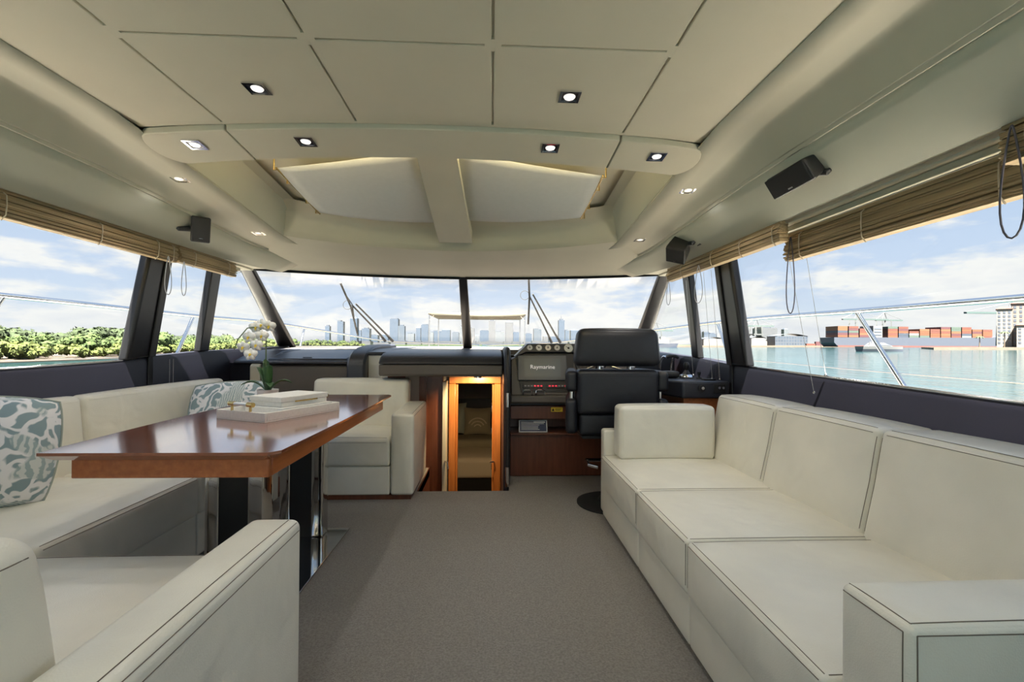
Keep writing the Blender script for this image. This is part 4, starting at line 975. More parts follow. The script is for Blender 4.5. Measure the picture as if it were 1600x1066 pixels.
q = MB(); q.lathe((1.575, 3.66, .922), [(.036, 0), (.022, .02), (.012, .035), (.022, .055), (.024, .08), (.015, .098)], 18); q.build('joystick_knob', 'black_plastic', js, smooth=True)
tg = thing('toggle_stick', 'small black toggle stick between joystick and window', 'toggle', (1.66, 3.62, .89))
q = MB(); q.lathe((1.66, 3.62, .8905), [(.022, 0), (.02, .008), (.008, .012), (.008, .03), (.013, .034), (.013, .055)], 14); q.build('toggle_body', 'black_plastic', tg, smooth=True)
q = MB(); q.rbox(1.62, 1.71, 3.44, 3.50, .8905, .902, .004, n=3); tag(q.build('remote_control', 'black_plastic', smooth=True), 'small flat black remote lying on the side console', 'remote')

# ================================================================== FITTINGS OVERHEAD
# two roller shades drawn under the skylights, LED strip behind the brow
for s, nm in ((-1, 'shore side'), (1, 'harbour side')):
    root = thing('skylight_shade', f'pale grey fabric shade under the {nm} skylight', 'shade', (XC + s * .5, 3.1, 2.15), 'skylight shades')
    q = MB(); rows = []
    for v_ in frange(0, 1, 12):
        row = []
        for u in frange(0, 1, 12):
            h = .112 + .86 * u; ya = 2.55 + .24 * u; yb = 3.63 - .17 * u - (.06 if s > 0 else 0) * (1 - u); y = ya + (yb - ya) * v_
            row.append((XC + s * h, y, zc(y) + .13 - .022 * math.sin(u * PI) * (.3 + .7 * v_) - .012 * math.sin(v_ * PI)))
        rows.append(row if s < 0 else row[::-1])
    q.loft(rows); o = q.build('shade_cloth', 'shade_cloth', root, smooth=True); o.modifiers.new('solid', 'SOLIDIFY').thickness = .003
    q = MB(); q.tube([(XC + s * .978, y, zc(y) + .128) for y in frange(2.78, 3.48, 8)], .006, 8); gd = q.build('guide_rod', 'brass', root, smooth=True)
    for y in (2.80, 2.98, 3.28, 3.46):
        q = MB(); q.tube([(XC + s * .978, y, zc(y) + .128), (XC + s * 1.0, y, zc(y) + .124), (XC + s * 1.0, y, zc(y) + .215)], .005, 6); q.build('guide_bracket', 'brass', gd, smooth=True)
mat('led_warm', (1, .9, .6), .5, emit=((1, .84, .48), 45.0))
for s, nm in ((-1, 'shore side'), (1, 'harbour side')):
    q = MB(); q.tube([(XC + s * h, ybc(h) + .045, zc(ybc(h)) + .10) for h in frange(.13, 1.05, 12)], .007, 6)
    tag(q.build('led_strip', 'led_warm', smooth=True), f'warm light strip hidden behind the lamp brow on the {nm}', 'light strip', 'warm light strips above the brow')

# square recessed downlights
LAMP_W = 9.0
def downlight(x, y, z, label, tilt):
    root = thing('downlight', label, 'downlight', (x, y, z), 'square recessed downlights')
    T = lambda dx, dy, dz: (x + dx, y + dy, z + dz + tilt * dy)
    q = MB(); a, b_ = .041, .030
    for r_ in ((-a, a, -a, -b_), (-a, a, b_, a), (-a, -b_, -b_, b_), (b_, a, -b_, b_)):
        q.hexa([T(r_[0], r_[2], -.006), T(r_[1], r_[2], -.006), T(r_[1], r_[3], -.006), T(r_[0], r_[3], -.006), T(r_[0], r_[2], .001), T(r_[1], r_[2], .001), T(r_[1], r_[3], .001), T(r_[0], r_[3], .001)])
    q.build('bezel', 'chrome', root)
    q = MB(); q.hexa([T(-b_, -b_, -.003), T(b_, -b_, -.003), T(b_, b_, -.003), T(-b_, b_, -.003), T(-b_, -b_, .001), T(b_, -b_, .001), T(b_, b_, .001), T(-b_, b_, .001)]); q.build('reflector', 'gun_metal', root)
    q = MB(); n = 24
    q.tube([T(0, 0, -.002), T(0, 0, -.008)], [.024, .020], n); q.build('lens', 'white_lens', root, smooth=True)
    l_ = bpy.data.lights.new('downlight_beam', 'SPOT'); l_.energy = LAMP_W; l_.color = (1, .97, .96); l_.spot_size = math.radians(140); l_.spot_blend = .8; l_.shadow_soft_size = .02
    lo_ = bpy.data.objects.new('downlight_beam', l_); col.objects.link(lo_); lo_.location = (0, 0, -.012); lo_.parent = root
dl = [(-.91, 1.81, 'square downlight in the main ceiling on the shore side'), (.30, 1.80, 'square downlight in the main ceiling on the harbour side')]
for x, y, lb in dl: downlight(x, y, 2.1345, lb, 0)
for x, y, lb in ((-.91, .75, 'added unseen square downlight above the viewer towards the shore side'), (.30, .75, 'added unseen square downlight above the viewer towards the harbour side'), (-.91, -.35, 'added unseen square downlight behind the viewer towards the shore side'), (.30, -.35, 'added unseen square downlight behind the viewer towards the harbour side')): downlight(x, y, 2.1345, lb, 0)  # unseen lamps added to brighten the seats and carpet
for x, y, lb in ((-1.42, 2.255, 'downlight at the shore side tip of the curved brow'), (-.88, 2.20, 'downlight on the curved brow towards the shore side'), (.275, 2.20, 'downlight on the curved brow towards the harbour side'), (.815, 2.255, 'downlight at the harbour side tip of the curved brow')):
    downlight(x, y, zc(y) - .0125, lb, -.1)
for s, nm in ((-1, 'shore side'), (1, 'harbour side')):
    downlight(XC + s * 1.455, 2.66, zc(2.66) - .0005, f'nearer downlight in the {nm} ceiling run beside the skylight', -.106)
    downlight(XC + s * 1.455, 3.54, zc(3.54) - .0005, f'farther downlight in the {nm} ceiling run beside the windscreen', -.09)

# bamboo blinds, gathered up
def loop_cord(par, x, y, z0, z1, w, mt='cord_grey', r=.0028):
    pts = []
    for a in frange(0, 1, 24):
        ph = a * 2 * PI; k = (1 - math.cos(ph)) / 2
        pts.append((x, y + w * math.sin(ph) * (.25 + .75 * k) * -1, z0 - (z0 - z1) * k))
    q = MB(); q.tube(pts, r, 6); q.build('pull_cord', mt, par, smooth=True)
def blind(s, h, y0, y1, zt, zb, label, ties, loops=(), n=13, depth=.045):
    root = thing('bamboo_blind', label, 'blind', (XC + s * h, (y0 + y1) / 2, zb), 'gathered bamboo blinds')
    x = XC + s * h
    q = MB(); q.box(*sorted((x, x + s * depth * .7)), y0 + .004, y1 - .004, zt - .018, zt - .001); q.build('head_rail', 'bamboo', root, bevel=.002)
    q = MB(); sl = (zt - .019 - zb) / n
    for k in range(n):
        z1_ = zt - .019 - k * sl; off = random.uniform(-.006, .006) - .010 * math.sin(k / n * PI) + (.006 if k % 4 == 0 else 0); e0, e1 = random.uniform(0, .010), random.uniform(0, .010)
        dz = random.uniform(-.002, .002)
        xa, xb = x - s * (-off), x + s * depth
        q.hexa([(min(xa, xb), y0 + e0, z1_ - sl * .9), (max(xa, xb), y0 + e0, z1_ - sl * .9), (max(xa, xb), y1 - e1, z1_ - sl * .9 + dz), (min(xa, xb), y1 - e1, z1_ - sl * .9 + dz),
                (min(xa, xb), y0 + e0, z1_), (max(xa, xb), y0 + e0, z1_), (max(xa, xb), y1 - e1, z1_ + dz), (min(xa, xb), y1 - e1, z1_ + dz)])
    o = q.build('slats', 'bamboo', root); o['kind'] = 'stuff'
    for y in ties:
        q = MB(); q.tube([(x + s * .01, y, zt - .01), (x - s * .012, y, zt - .03), (x - s * .014, y, (zt + zb) / 2), (x - s * .010, y, zb + .01), (x + s * .01, y, zb - .012)], .0028, 6); q.build('tie_cord', 'brass' if s > 9 else 'sheet', root, smooth=True)
    for y, za, zz, w, mt in loops: loop_cord(root, x - s * .018, y, za, zz, w, mt)
    return root
blind(-1, 1.845, 1.0, 3.245, 1.822, 1.695, 'long gathered bamboo blind over the large shore side window', (1.55, 2.12, 2.62, 3.05, 3.19), [(3.13, 1.72, 1.465, .045, 'cord_grey')])
blind(-1, 1.845, 3.265, 3.97, 1.822, 1.705, 'short gathered bamboo blind over the forward shore side windows', (3.42, 3.85), [(3.285, 1.71, 1.475, .035, 'cord_grey')])
blind(1, 1.825, 2.365, 3.94, 1.822, 1.708, 'gathered bamboo blind over the forward harbour side windows', (2.42, 2.75, 3.12, 3.62), [(3.29, 1.74, 1.465, .09, 'cord_grey'), (3.86, 1.71, 1.50, .06, 'cord_grey')])
blind(1, 1.935, 1.10, 2.50, 1.775, 1.625, 'large bamboo blind hanging lower against the large harbour side window', (1.40, 1.95, 2.36), [(2.42, 1.745, 1.33, .05, 'cord_dark')], n=16, depth=.05)
blind(1, 1.83, .70, 1.318, 1.822, 1.70, 'ragged ended bamboo blind at the near edge of the harbour side', (1.10, 1.24), [(1.27, 1.80, 1.47, .045, 'cord_dark')], n=15, depth=.05)

# guide wires of the blinds, harbour side
for nm, p0, p1 in (('thin guide wire running down from the gap between the harbour side blinds', (1.63, 2.50, 1.78), (1.745, 2.42, .90)), ('thin guide wire just forward of the hanging pull cord loop', (1.66, 2.36, 1.62), (1.765, 2.36, 1.0)),
                   ('thin guide wire before the harbour side pillar, nearer one', (1.60, 3.30, 1.71), (1.70, 3.36, .90)), ('thin guide wire before the harbour side pillar, farther one', (1.60, 3.42, 1.71), (1.68, 3.44, .90)), ('thin guide wire in the tapered harbour side window', (1.62, 3.78, 1.70), (1.72, 3.86, .90))):
    root = thing('guide_wire', nm, 'wire', p1); q = MB(); q.tube([p0, p1], .0013, 5); q.build('wire_line', 'wire', root)
    q = MB(); q.lathe((p1[0], p1[1], p1[2] - .002), [(.006, 0), (.008, .006), (.003, .014)], 10); q.build('wire_anchor', 'chrome', root, smooth=True)

# loudspeakers on the pelmets
def speaker(label, c, size, R, plate_c, plate_n, logo):
    root = thing('loudspeaker', label, 'loudspeaker', c, 'black loudspeakers on the pelmets')
    c = Vector(c); F = lambda p: c + R @ Vector((p.x, p.y, p.z)); sx, sy, sz = size
    q = MB(); q.rbox(-sx / 2, sx / 2, -sy / 2, sy / 2, -sz / 2, sz / 2, .012, n=4, F=lambda p: F(Vector((p.x, p.y * (1 - .18 * (p.x / sx + .5)), p.z * (1 - .25 * (p.x / sx + .5) ** 2))))); body = q.build('speaker_body', 'black_plastic', root, smooth=True)
    q = MB(); q.rbox(-sx / 2 - .010, -sx / 2 + .004, -sy / 2 + .004, sy / 2 - .004, -sz / 2 + .004, sz / 2 - .004, .005, n=3, F=F); gr_ = q.build('grille', 'speaker_grille', root, smooth=True)
    q = MB(); q.hexa([F(Vector(p)) for p in [(-sx / 2 - .0125, -logo, -sz * .36), (-sx / 2 - .0125, logo, -sz * .36), (-sx / 2 - .009, logo, -sz * .36), (-sx / 2 - .009, -logo, -sz * .36), (-sx / 2 - .0125, -logo, -sz * .36 + .006), (-sx / 2 - .0125, logo, -sz * .36 + .006), (-sx / 2 - .009, logo, -sz * .36 + .006), (-sx / 2 - .009, -logo, -sz * .36 + .006)]]); q.build('badge', 'steel', gr_)
    pc = Vector(plate_c); pn = Vector(plate_n).normalized(); e = pn.cross(Vector((0, 1, 0))).normalized(); y_ = Vector((0, 1, 0))
    q = MB(); q.hexa([pc + y_ * a + e * b_ + pn * d for d in (0, .012) for a, b_ in ((-.03, -.045), (.03, -.045), (.03, .045), (-.03, .045))]); q.build('wall_plate', 'black_plastic', root, bevel=.003)
    q = MB(); q.tube([pc + pn * .01, pc + pn * .03, c + R @ Vector((sx * .3, 0, 0))], [.012, .014, .02], 10); q.build('bracket_arm', 'black_plastic', root, smooth=True)
RZ = lambda a: Matrix.Rotation(math.radians(a), 3, 'Z'); RY = lambda a: Matrix.Rotation(math.radians(a), 3, 'Y'); RX = lambda a: Matrix.Rotation(math.radians(a), 3, 'X')
speaker('large black loudspeaker over the big harbour side window', (1.325, 1.95, 1.90), (.10, .22, .10), RY(-32) @ RZ(10), (1.418, 1.86, 1.905), (-.67, 0, -.74), .012)
speaker('angled black loudspeaker near the windscreen on the harbour side', (1.345, 3.26, 1.852), (.145, .14, .14), RX(28) @ RZ(52) @ RY(-30), (1.415, 3.14, 1.89), (-.67, 0, -.74), .010)
speaker('black loudspeaker on the shore side pelmet', (-1.915, 3.10, 1.893), (.11, .11, .165), RZ(128) @ RY(-14), (-2.025, 3.03, 1.90), (.67, 0, -.74), .010)

# ================================================================== OUTSIDE, ON THE YACHT
def wpt(h, t_, o=.05): p = ws(h, t_); return Vector((p[0], p[1] + o, p[2] + o * .6))
def wiper(label, bl_top, bl_mid, bl_bot, p1, p2):
    root = thing('windscreen_wiper', label, 'wiper', wpt(*p1), 'windscreen wipers')
    q = MB(); q.tube([wpt(*bl_top), wpt(*bl_mid), wpt(*bl_bot)], .011, 6); bl = q.build('wiper_blade', 'rubber', root, smooth=True)
    a, b_ = wpt(*bl_top, .07), wpt(*bl_bot, .07); m_ = wpt(*bl_mid, .10)
    q = MB(); q.tube([a + (b_ - a) * .2, m_, a + (b_ - a) * .8], .006, 6); q.build('blade_yoke', 'rubber', bl, smooth=True)
    q = MB(); c = wpt(*bl_mid, .09); q.tube([c + Vector((.05 * math.cos(t_) - .05, 0, .05 * math.sin(t_))) for t_ in frange(.4, 5.6, 14)], .003, 5); q.build('washer_hose', 'rubber', bl, smooth=True)
    for p in (p1, p2):
        q = MB(); off = Vector((.04 if p is p2 else 0, 0, .015 if p is p2 else 0)); q.tube([wpt(*p, .06), wpt(*p, .08) + (wpt(*bl_mid, .09) - wpt(*p, .08)) * .2, wpt(*bl_mid, .09) + off], [.020, .012, .009], 6); q.build('wiper_arm', 'rubber', root, smooth=True)
wiper('parked wiper on the shore side half of the windscreen, blade leaning left', (-1.27, .87), (-1.27, .57), (-1.33, .17), (-1.05, .05), (-.96, .05))
wiper('parked wiper on the harbour side half of the windscreen, blade upright', (.695, .955), (.725, .74), (.75, .36), (1.08, .05), (1.19, .05))

def rail(label, pts, posts, group='stainless deck rails'):
    root = thing('deck_rail', label, 'rail', pts[0], group)
    P_ = [Vector(p) for p in pts]; sm = []
    for i in range(len(P_) - 1):
        p0, p1_, p2_, p3 = P_[max(i - 1, 0)], P_[i], P_[i + 1], P_[min(i + 2, len(P_) - 1)]
        for t_ in frange(0, 1, 8)[:-1]:
            sm.append(.5 * ((2 * p1_) + (p2_ - p0) * t_ + (2 * p0 - 5 * p1_ + 4 * p2_ - p3) * t_ ** 2 + (3 * p1_ - p0 - 3 * p2_ + p3) * t_ ** 3))
    sm.append(P_[-1])
    q = MB(); q.tube(sm, .019, 10); q.build('top_rail', 'steel', root, smooth=True)
    low = [p + Vector((0, 0, -.42)) for p in sm]
    q = MB(); q.tube(low, .0028, 6); q.build('lifeline', 'steel', root, smooth=True)
    for a, b_ in posts:
        q = MB(); q.tube([a, b_], .016, 10); q.build('stanchion', 'steel', root, smooth=True)
rail('stainless deck rail outside the harbour side windows', [(2.6, -3, 1.36), (2.6, 0, 1.385), (2.6, 2.14, 1.40), (2.6, 3.17, 1.41), (2.6, 4.67, 1.43), (2.5, 6.5, 1.40), (2.1, 8.6, 1.32), (1.3, 11, 1.2), (-.25, 12.9, 1.14)],
     [((2.6, 3.17, 1.40), (2.6, 2.73, .82)), ((2.6, 5.2, 1.42), (2.6, 4.8, .82)), ((2.6, .9, 1.39), (2.6, .5, .82)), ((2.28, 7.6, 1.35), (2.3, 7.25, .82))])
rail('stainless deck rail outside the shore side windows', [(-3.1, -3, 1.38), (-3.1, 0, 1.42), (-3.1, 3.0, 1.44), (-3.1, 5, 1.43), (-3.1, 6.5, 1.44), (-2.82, 8, 1.36), (-2.42, 10.3, 1.23), (-1.5, 11.8, 1.18), (-.35, 12.9, 1.14)],
     [((-3.1, 3.06, 1.43), (-3.1, 2.7, .82)), ((-3.1, 4.93, 1.42), (-3.1, 4.55, .82)), ((-2.95, 7.4, 1.39), (-2.95, 7.1, .82))])
bi = thing('bow_awning', 'cream canvas awning on thin poles over the bow', 'awning', (-.28, 9.6, .6))
q = MB(); q.loft([[(-1.22 + .0 * v_, 8.9 + 1.7 * v_, 1.745), (-.9, 8.9 + 1.7 * v_, 1.765 - .02 * v_), (-.28, 8.9 + 1.7 * v_, 1.77 - .03 * v_), (.36, 8.9 + 1.7 * v_, 1.765 - .02 * v_), (.66, 8.9 + 1.7 * v_, 1.745)] for v_ in frange(0, 1, 4)])
o = q.build('canopy', 'canvas', bi, smooth=True); o.modifiers.new('solid', 'SOLIDIFY').thickness = .02
q = MB(); q.loft([[(-1.22, 8.895, 1.75), (-.28, 8.885, 1.775), (.66, 8.895, 1.75)], [(-1.0, 8.9, 1.66), (-.28, 8.9, 1.655), (.45, 8.9, 1.66)]]); o = q.build('valance', 'canvas', bi, smooth=True); o.modifiers.new('solid', 'SOLIDIFY').thickness = .008
for x in (-1.205, .645):
    for y in (8.95, 10.5):
        q = MB(); q.tube([(x, y, .82), (x, y, 1.75)], .014, 8); q.build('awning_pole', 'steel', bi, smooth=True)
    q = MB(); q.tube([(x, 8.95, 1.62), (x * .88 - .03, 8.93, 1.74)], .008, 6); q.build('awning_brace', 'steel', bi, smooth=True)

# ================================================================== THE BAY OUTSIDE
def wz(x): return -1.9 + .0072 * x        # the water lies a touch askew to the heeled yacht
q = MB(); q.loft([[(x, y, wz(x)) for x in (-3000, -400, 0, 400, 3000)] for y in (-600, -50, 40, 200, 700, 5200)])
struct(q.build('floor_water', 'water', loc=(0, 0, -1.9)), 'pale turquoise water of the bay')

# wooded shore
shore = [(-84, -120), (-82, 60), (-80, 95), (-84, 130), (-104, 190), (-140, 300), (-190, 470), (-170, 640), (-420, 760), (-700, 700), (-700, -120)]
q = MB(); q.prism([(x, y, wz(x) + .35) for x, y in shore], (0, 0, -1.0)); struct(q.build('floor_beach', 'sand'), 'narrow sandy beach below the shore trees')
def crown_mesh(seed, w, hgt, n):
    rnd = random.Random(seed); q = MB(); blobs = []
    for k in range(7):
        blobs.append((Vector((rnd.uniform(-.34, .34) * w, rnd.uniform(-.3, .3) * w, hgt * rnd.uniform(.28, .72))), rnd.uniform(.17, .30) * min(w, hgt * 1.1)))
    for c, r_ in blobs:
        rows = []
        for i in range(7):
            ph = PI * i / 6; rows.append([c + Vector((math.sin(ph) * math.cos(a), math.sin(ph) * math.sin(a), math.cos(ph) * .8)) * r_ * rnd.uniform(.82, 1.08) for a in [2 * PI * k / 9 for k in range(9)]])
        q.loft(rows, True)
        for k in range(n):
            d = Vector((rnd.gauss(0, 1), rnd.gauss(0, 1), rnd.gauss(0.2, 1))).normalized(); p = c + Vector((d.x, d.y, d.z * .8)) * r_ * rnd.uniform(.9, 1.18); s = rnd.uniform(.22, .50)
            u = Vector((rnd.gauss(0, 1), rnd.gauss(0, 1), rnd.gauss(0, 1))).normalized(); v_ = u.cross(d).normalized()
            q.add([p + u * s, p - u * s * .6 + v_ * s, p - u * s * .6 - v_ * s], [(0, 1, 2)])
    return q
kinds = [('shore_bush', 'foliage_light', 7.0, 3.8, 'low yellow green bush at the edge of the shore beach', 'bushes along the shore beach'), ('shore_tree', 'foliage_mid', 9.0, 6.0, 'mid green rounded tree in the shore thicket', 'trees in the shore thicket'), ('tall_shore_tree', 'foliage_dark', 9, 7.4, 'dark green tree standing above the shore thicket', 'tall trees above the shore thicket')]
protos = []
for i, (nm, mt, w, hgt, lb, gp_) in enumerate(kinds):
    protos.append([])
    for v_ in range(3):
        q = crown_mesh(i * 10 + v_, w, hgt, 70); me = bpy.data.meshes.new(nm); me.from_pydata([tuple(p) for p in q.v], [], q.f); me.materials.append(MATS[mt])
        protos[-1].append(me)
rnd = random.Random(3)
def plant(kind, x, y, sc_):
    nm, mt, w, hgt, lb, gp_ = kinds[kind]
    o = bpy.data.objects.new(nm, rnd.choice(protos[kind])); col.objects.link(o); o.location = (x, y, wz(x) + .1); o.rotation_euler.z = rnd.uniform(0, 6.28); o.scale = (sc_, sc_, sc_ * rnd.uniform(.85, 1.15))
    tag(o, lb, 'bush' if kind == 0 else 'tree', gp_)
def shore_x(y): return interp(y, [(-120, -84), (60, -82), (95, -80), (130, -84), (190, -104), (300, -140), (470, -190), (640, -170)])
y = 26
while y < 640:
    st = 4.6 if y < 140 else (6.5 if y < 230 else 14)
    plant(0, shore_x(y) - rnd.uniform(4, 6), y, rnd.uniform(.8, 1.15) * (1 if y < 230 else 1.5))
    if rnd.random() < .8: plant(1, shore_x(y) - rnd.uniform(9, 13), y + rnd.uniform(-2, 2), rnd.uniform(.85, 1.15) * (1 if y < 230 else 1.4))
    if rnd.random() < .5: plant(2, shore_x(y) - rnd.uniform(15, 22), y + rnd.uniform(-2, 2), rnd.uniform(.8, 1.12) * (1 if y < 230 else 1.2))
    y += st

# city skyline
SKY = [(-526, 1500, 14, 63), (-576, 1780, 22, 92), (-464, 1570, 23, 92), (-526, 1850, 18, 60), (-443, 1640, 27, 60), (-486, 1920, 34, 43), (-359, 1710, 30, 98), (-291, 1500, 20, 64), (-309, 1780, 24, 46), (-248, 1570, 15, 60), (-267, 1850, 28, 83), (-213, 1640, 13, 47), (-224, 1920, 34, 60), (-169, 1710, 31, 58), (-117, 1500, 21, 43), (-112, 1780, 25, 73), (-71, 1570, 24, 60), (-29, 1850, 36, 60), (1, 1640, 23, 88), (35, 1920, 40, 57), (66, 1710, 29, 87), (80, 1500, 19, 44), (142, 1780, 27, 46), (157, 1570, 26, 56), (219, 1850, 21, 37), (250, 1640, 21, 91), (316, 1920, 16, 63), (310, 1710, 29, 57), (713, 1500, 17, 46), (872, 1780, 31, 47), (971, 1570, 57, 62), (1215, 1850, 19, 67), (-376, 1640, 22, 38), (-62, 1920, 21, 41), (230, 1710, 31, 33)]
ORD = 'first second third fourth fifth sixth seventh eighth ninth tenth eleventh twelfth thirteenth fourteenth fifteenth sixteenth seventeenth eighteenth nineteenth twentieth'.split()
ORD += ['twenty-' + o for o in ORD[:9]] + ['thirtieth'] + ['thirty-' + o for o in ORD[:9]]
SKY.sort(key=lambda b_: b_[0] / b_[1])
tall = {}
for i, (x, y, w, hgt) in enumerate(SKY):
    mt, cl_ = [('tower_haze_blue', 'blue haze-tinted glass'), ('tower_steel', 'steel grey'), ('tower_white', 'pale white'), ('tower_sand', 'sand coloured'), ('tower_haze_blue', 'blue haze-tinted glass')][(i * 7 + int(w)) % 5] if hgt < 90 else ('tower_haze_blue', 'tall blue haze-tinted glass')
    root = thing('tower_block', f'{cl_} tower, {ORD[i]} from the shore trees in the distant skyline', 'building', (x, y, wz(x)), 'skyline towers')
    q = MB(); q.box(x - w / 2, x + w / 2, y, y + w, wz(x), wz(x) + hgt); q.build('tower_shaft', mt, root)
    kind = i % 4; zt = wz(x) + hgt
    q = MB()
    if kind == 0: q.box(x - w * .28, x + w * .28, y + w * .2, y + w * .8, zt, zt + hgt * .06)
    elif kind == 1: q.box(x - w * .5, x + w * .1, y, y + w * .8, zt, zt + hgt * .05)
    elif kind == 2: q.hexa([(x - w / 2, y, zt), (x + w / 2, y, zt), (x + w / 2, y + w, zt), (x - w / 2, y + w, zt), (x - w * .2, y + w * .3, zt + hgt * .07), (x + w * .2, y + w * .3, zt + hgt * .07), (x + w * .2, y + w * .7, zt + hgt * .07), (x - w * .2, y + w * .7, zt + hgt * .07)])
    else: q.box(x - w * .4, x + w * .4, y + w * .1, y + w * .9, zt, zt + hgt * .03)
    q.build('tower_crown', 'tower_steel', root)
    if hgt > 90 and x > 200:
        q = MB(); q.tube([(x, y + w / 2, zt), (x, y + w / 2, zt + 22)], [1.6, .3], 6); q.build('spire', 'tower_steel', root)
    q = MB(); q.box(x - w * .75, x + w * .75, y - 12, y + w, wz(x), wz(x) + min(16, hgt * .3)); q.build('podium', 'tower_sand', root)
q = MB(); q.prism([(-700, 1420, wz(-700) + 3), (1600, 1420, wz(1600) + 3), (1600, 2400, wz(1600) + 3), (-700, 2400, wz(-700) + 3)], (0, 0, -4)); struct(q.build('floor_city_shore', 'foliage_mid'), 'far green shore below the skyline')

# harbour quay and sheds
q = MB(); q.prism([(120, 575, wz(120) + 2), (1300, 575, wz(1300) + 2), (1300, 900, wz(1300) + 2), (120, 900, wz(120) + 2)], (0, 0, -4)); struct(q.build('floor_quay', 'sand'), 'low harbour quay across the water')
for i, (x0, x1, y, hgt, mt, lb) in enumerate(((352, 372, 610, 13, 'ship_white', 'white harbour shed nearest the window pillar'), (374, 392, 640, 9, 'condo_wall', 'low beige harbour shed beside the white one'), (404, 452, 640, 17, 'tower_steel', 'long grey vaulted terminal building behind the quay'), (300, 330, 640, 12, 'ship_white', 'white terminal seen between the two window pillars'), (455, 470, 600, 9, 'ship_white', 'small white shed at the stern of the container ship'))):
    root = thing('harbour_shed', lb, 'building', ((x0 + x1) / 2, y, wz(x0) + 2), 'harbour sheds'); zb = wz(x0) + 2
    q = MB(); q.box(x0, x1, y, y + 20, zb, zb + hgt * .8); q.build('shed_wall', mt, root)
    q = MB(); q.loft([[(x0 + (x1 - x0) * t_, yy, zb + hgt * .8 + hgt * .2 * math.sin(t_ * PI)) for t_ in frange(0, 1, 8)] for yy in (y - .5, y + 20.5)]); q.build('shed_roof', 'tower_white', root)
def container(par, x, y, z, L=12.0, mt=None):
    k = mt or random.choice(['box_rust', 'box_rust', 'box_orange', 'box_orange', 'box_brick', 'box_brick', 'box_maroon', 'box_navy', 'box_green', 'box_pale'])
    if k not in CM:
        q = MB(); q.box(-5.9, 5.9, 0, 20, 0, 2.5); me = bpy.data.meshes.new('container'); me.from_pydata(q.v, [], q.f); me.materials.append(MATS[k]); CM[k] = me
    o = bpy.data.objects.new('container', CM[k]); col.objects.link(o); o.parent = par; L_ = ORG[par.name]; o.location = (x - L_.x, y - L_.y, z - L_.z)
CM = {}
zw = wz(500)
ship = thing('container_ship', 'long container ship with orange and rust boxes across the water', 'ship', (497, 530, zw))
q = MB(); prof = [(399, zw + 11), (592, zw + 12), (606, zw + 14.5), (598, zw), (404, zw), (399, zw + 5)]
q.prism([(x, 520, z) for x, z in prof], (0, 24, 0)); q.build('hull', 'hull_grey', ship)
q = MB(); q.prism([(403.5, 519.6, zw), (598.5, 519.6, zw), (599.5, 519.6, zw + 1.8), (402.5, 519.6, zw + 1.8)], (0, 24, 0)); q.build('waterline_band', 'hull_red', ship)
q = MB(); q.box(448, 459, 522, 542, zw + 11, zw + 25); sp_ = q.build('bridge_house', 'ship_white', ship)
for z in (14, 17.5, 21):
    q = MB(); q.box(449, 458, 521.7, 522, zw + z, zw + z + 1.2); q.build('bridge_windows', 'dark_glass', sp_)
bays = [405 + i * 13.2 for i in range(3)] + [466 + i * 13.0 for i in range(10)]
for i, bx in enumerate(bays):
    nt_ = [5, 5, 4, 5, 5, 3, 4, 4, 5, 5, 5, 4, 4][i]
    for t_ in range(nt_): container(ship, bx + 5.9, 522, zw + 11.4 + t_ * 2.6)
for i in range(5):
    tag_r = thing('quay_container', f'red brown container on the quay, {ORD[i]} from the window pillar', 'container', (408 + i * 12.6, 580, wz(408) + 2), 'containers on the quay')
    q = MB(); q.box(408 + i * 12.6, 419.8 + i * 12.6, 580, 583, wz(408) + 2, wz(408) + (7.2 if i % 2 else 4.6)); q.build('container_box', ['box_brick', 'box_maroon', 'box_rust'][i % 3], tag_r)
def crane(label, x, y, zboom, b0, b1, mt):
    zb = wz(x) + 2; root = thing('gantry_crane', label, 'crane', (x, y, zb), 'harbour gantry cranes')
    for dx in (-6, 6):
        for dy in (0, 14):
            q = MB(); q.tube([(x + dx, y + dy, zb), (x + dx * .7, y + dy, zboom)], .9, 4); q.build('crane_leg', 'crane_white', root)
    q = MB(); q.box(b0, b1, y + 4, y + 7, zboom - .6, zboom + 1.2); q.build('boom', mt, root)
    q = MB(); q.tube([(x - 4, y + 6, zboom), (x, y + 6, zboom + 11), (x + 4, y + 6, zboom)], .6, 4); q.build('apex_frame', 'crane_white', root)
    for e in (b0, b1):
        q = MB(); q.tube([(x, y + 6, zboom + 11), (e, y + 6, zboom + 1)], .22, 4); q.build('stay', 'crane_white', root)
    q = MB(); q.box(x - 7, x + 7, y, y + 12, zb + (zboom - zb) * .55, zb + (zboom - zb) * .6); q.build('portal_beam', 'crane_white', root)
crane('gantry crane with its boom out behind the container ship, nearer its stern', 497, 600, 39.0, 476, 540, 'crane_green')
crane('gantry crane standing behind the middle of the container ship', 541, 606, 38.5, 528, 566, 'crane_green')
crane('gantry crane just right of the wide window pillar', 380, 640, 30.5, 360, 405, 'crane_green')
crane('second gantry crane right of the wide window pillar', 352, 650, 31.0, 338, 372, 'crane_green')
crane('gantry crane seen through the tapered harbour side window', 216, 590, 21.0, 200, 238, 'crane_green')
crane('gantry crane beside the apartment building', 516, 430, 36.0, 468, 522, 'crane_green')
bs = thing('cargo_ship', 'small blue hulled cargo ship behind the helm chair headrest', 'ship', (196, 500, wz(196)))
zb = wz(196); q = MB(); q.prism([(172, 500, zb + 4), (206, 500, zb + 4.5), (204, 500, zb), (176, 500, zb)], (0, 8, 0)); q.build('hull', 'hull_blue', bs)
q = MB(); q.box(184, 196, 501, 507, zb + 4.3, zb + 9); q.build('deck_house', 'ship_white', bs); q = MB(); q.box(187, 192, 502, 506, zb + 9, zb + 12); q.build('bridge', 'ship_white', bs)

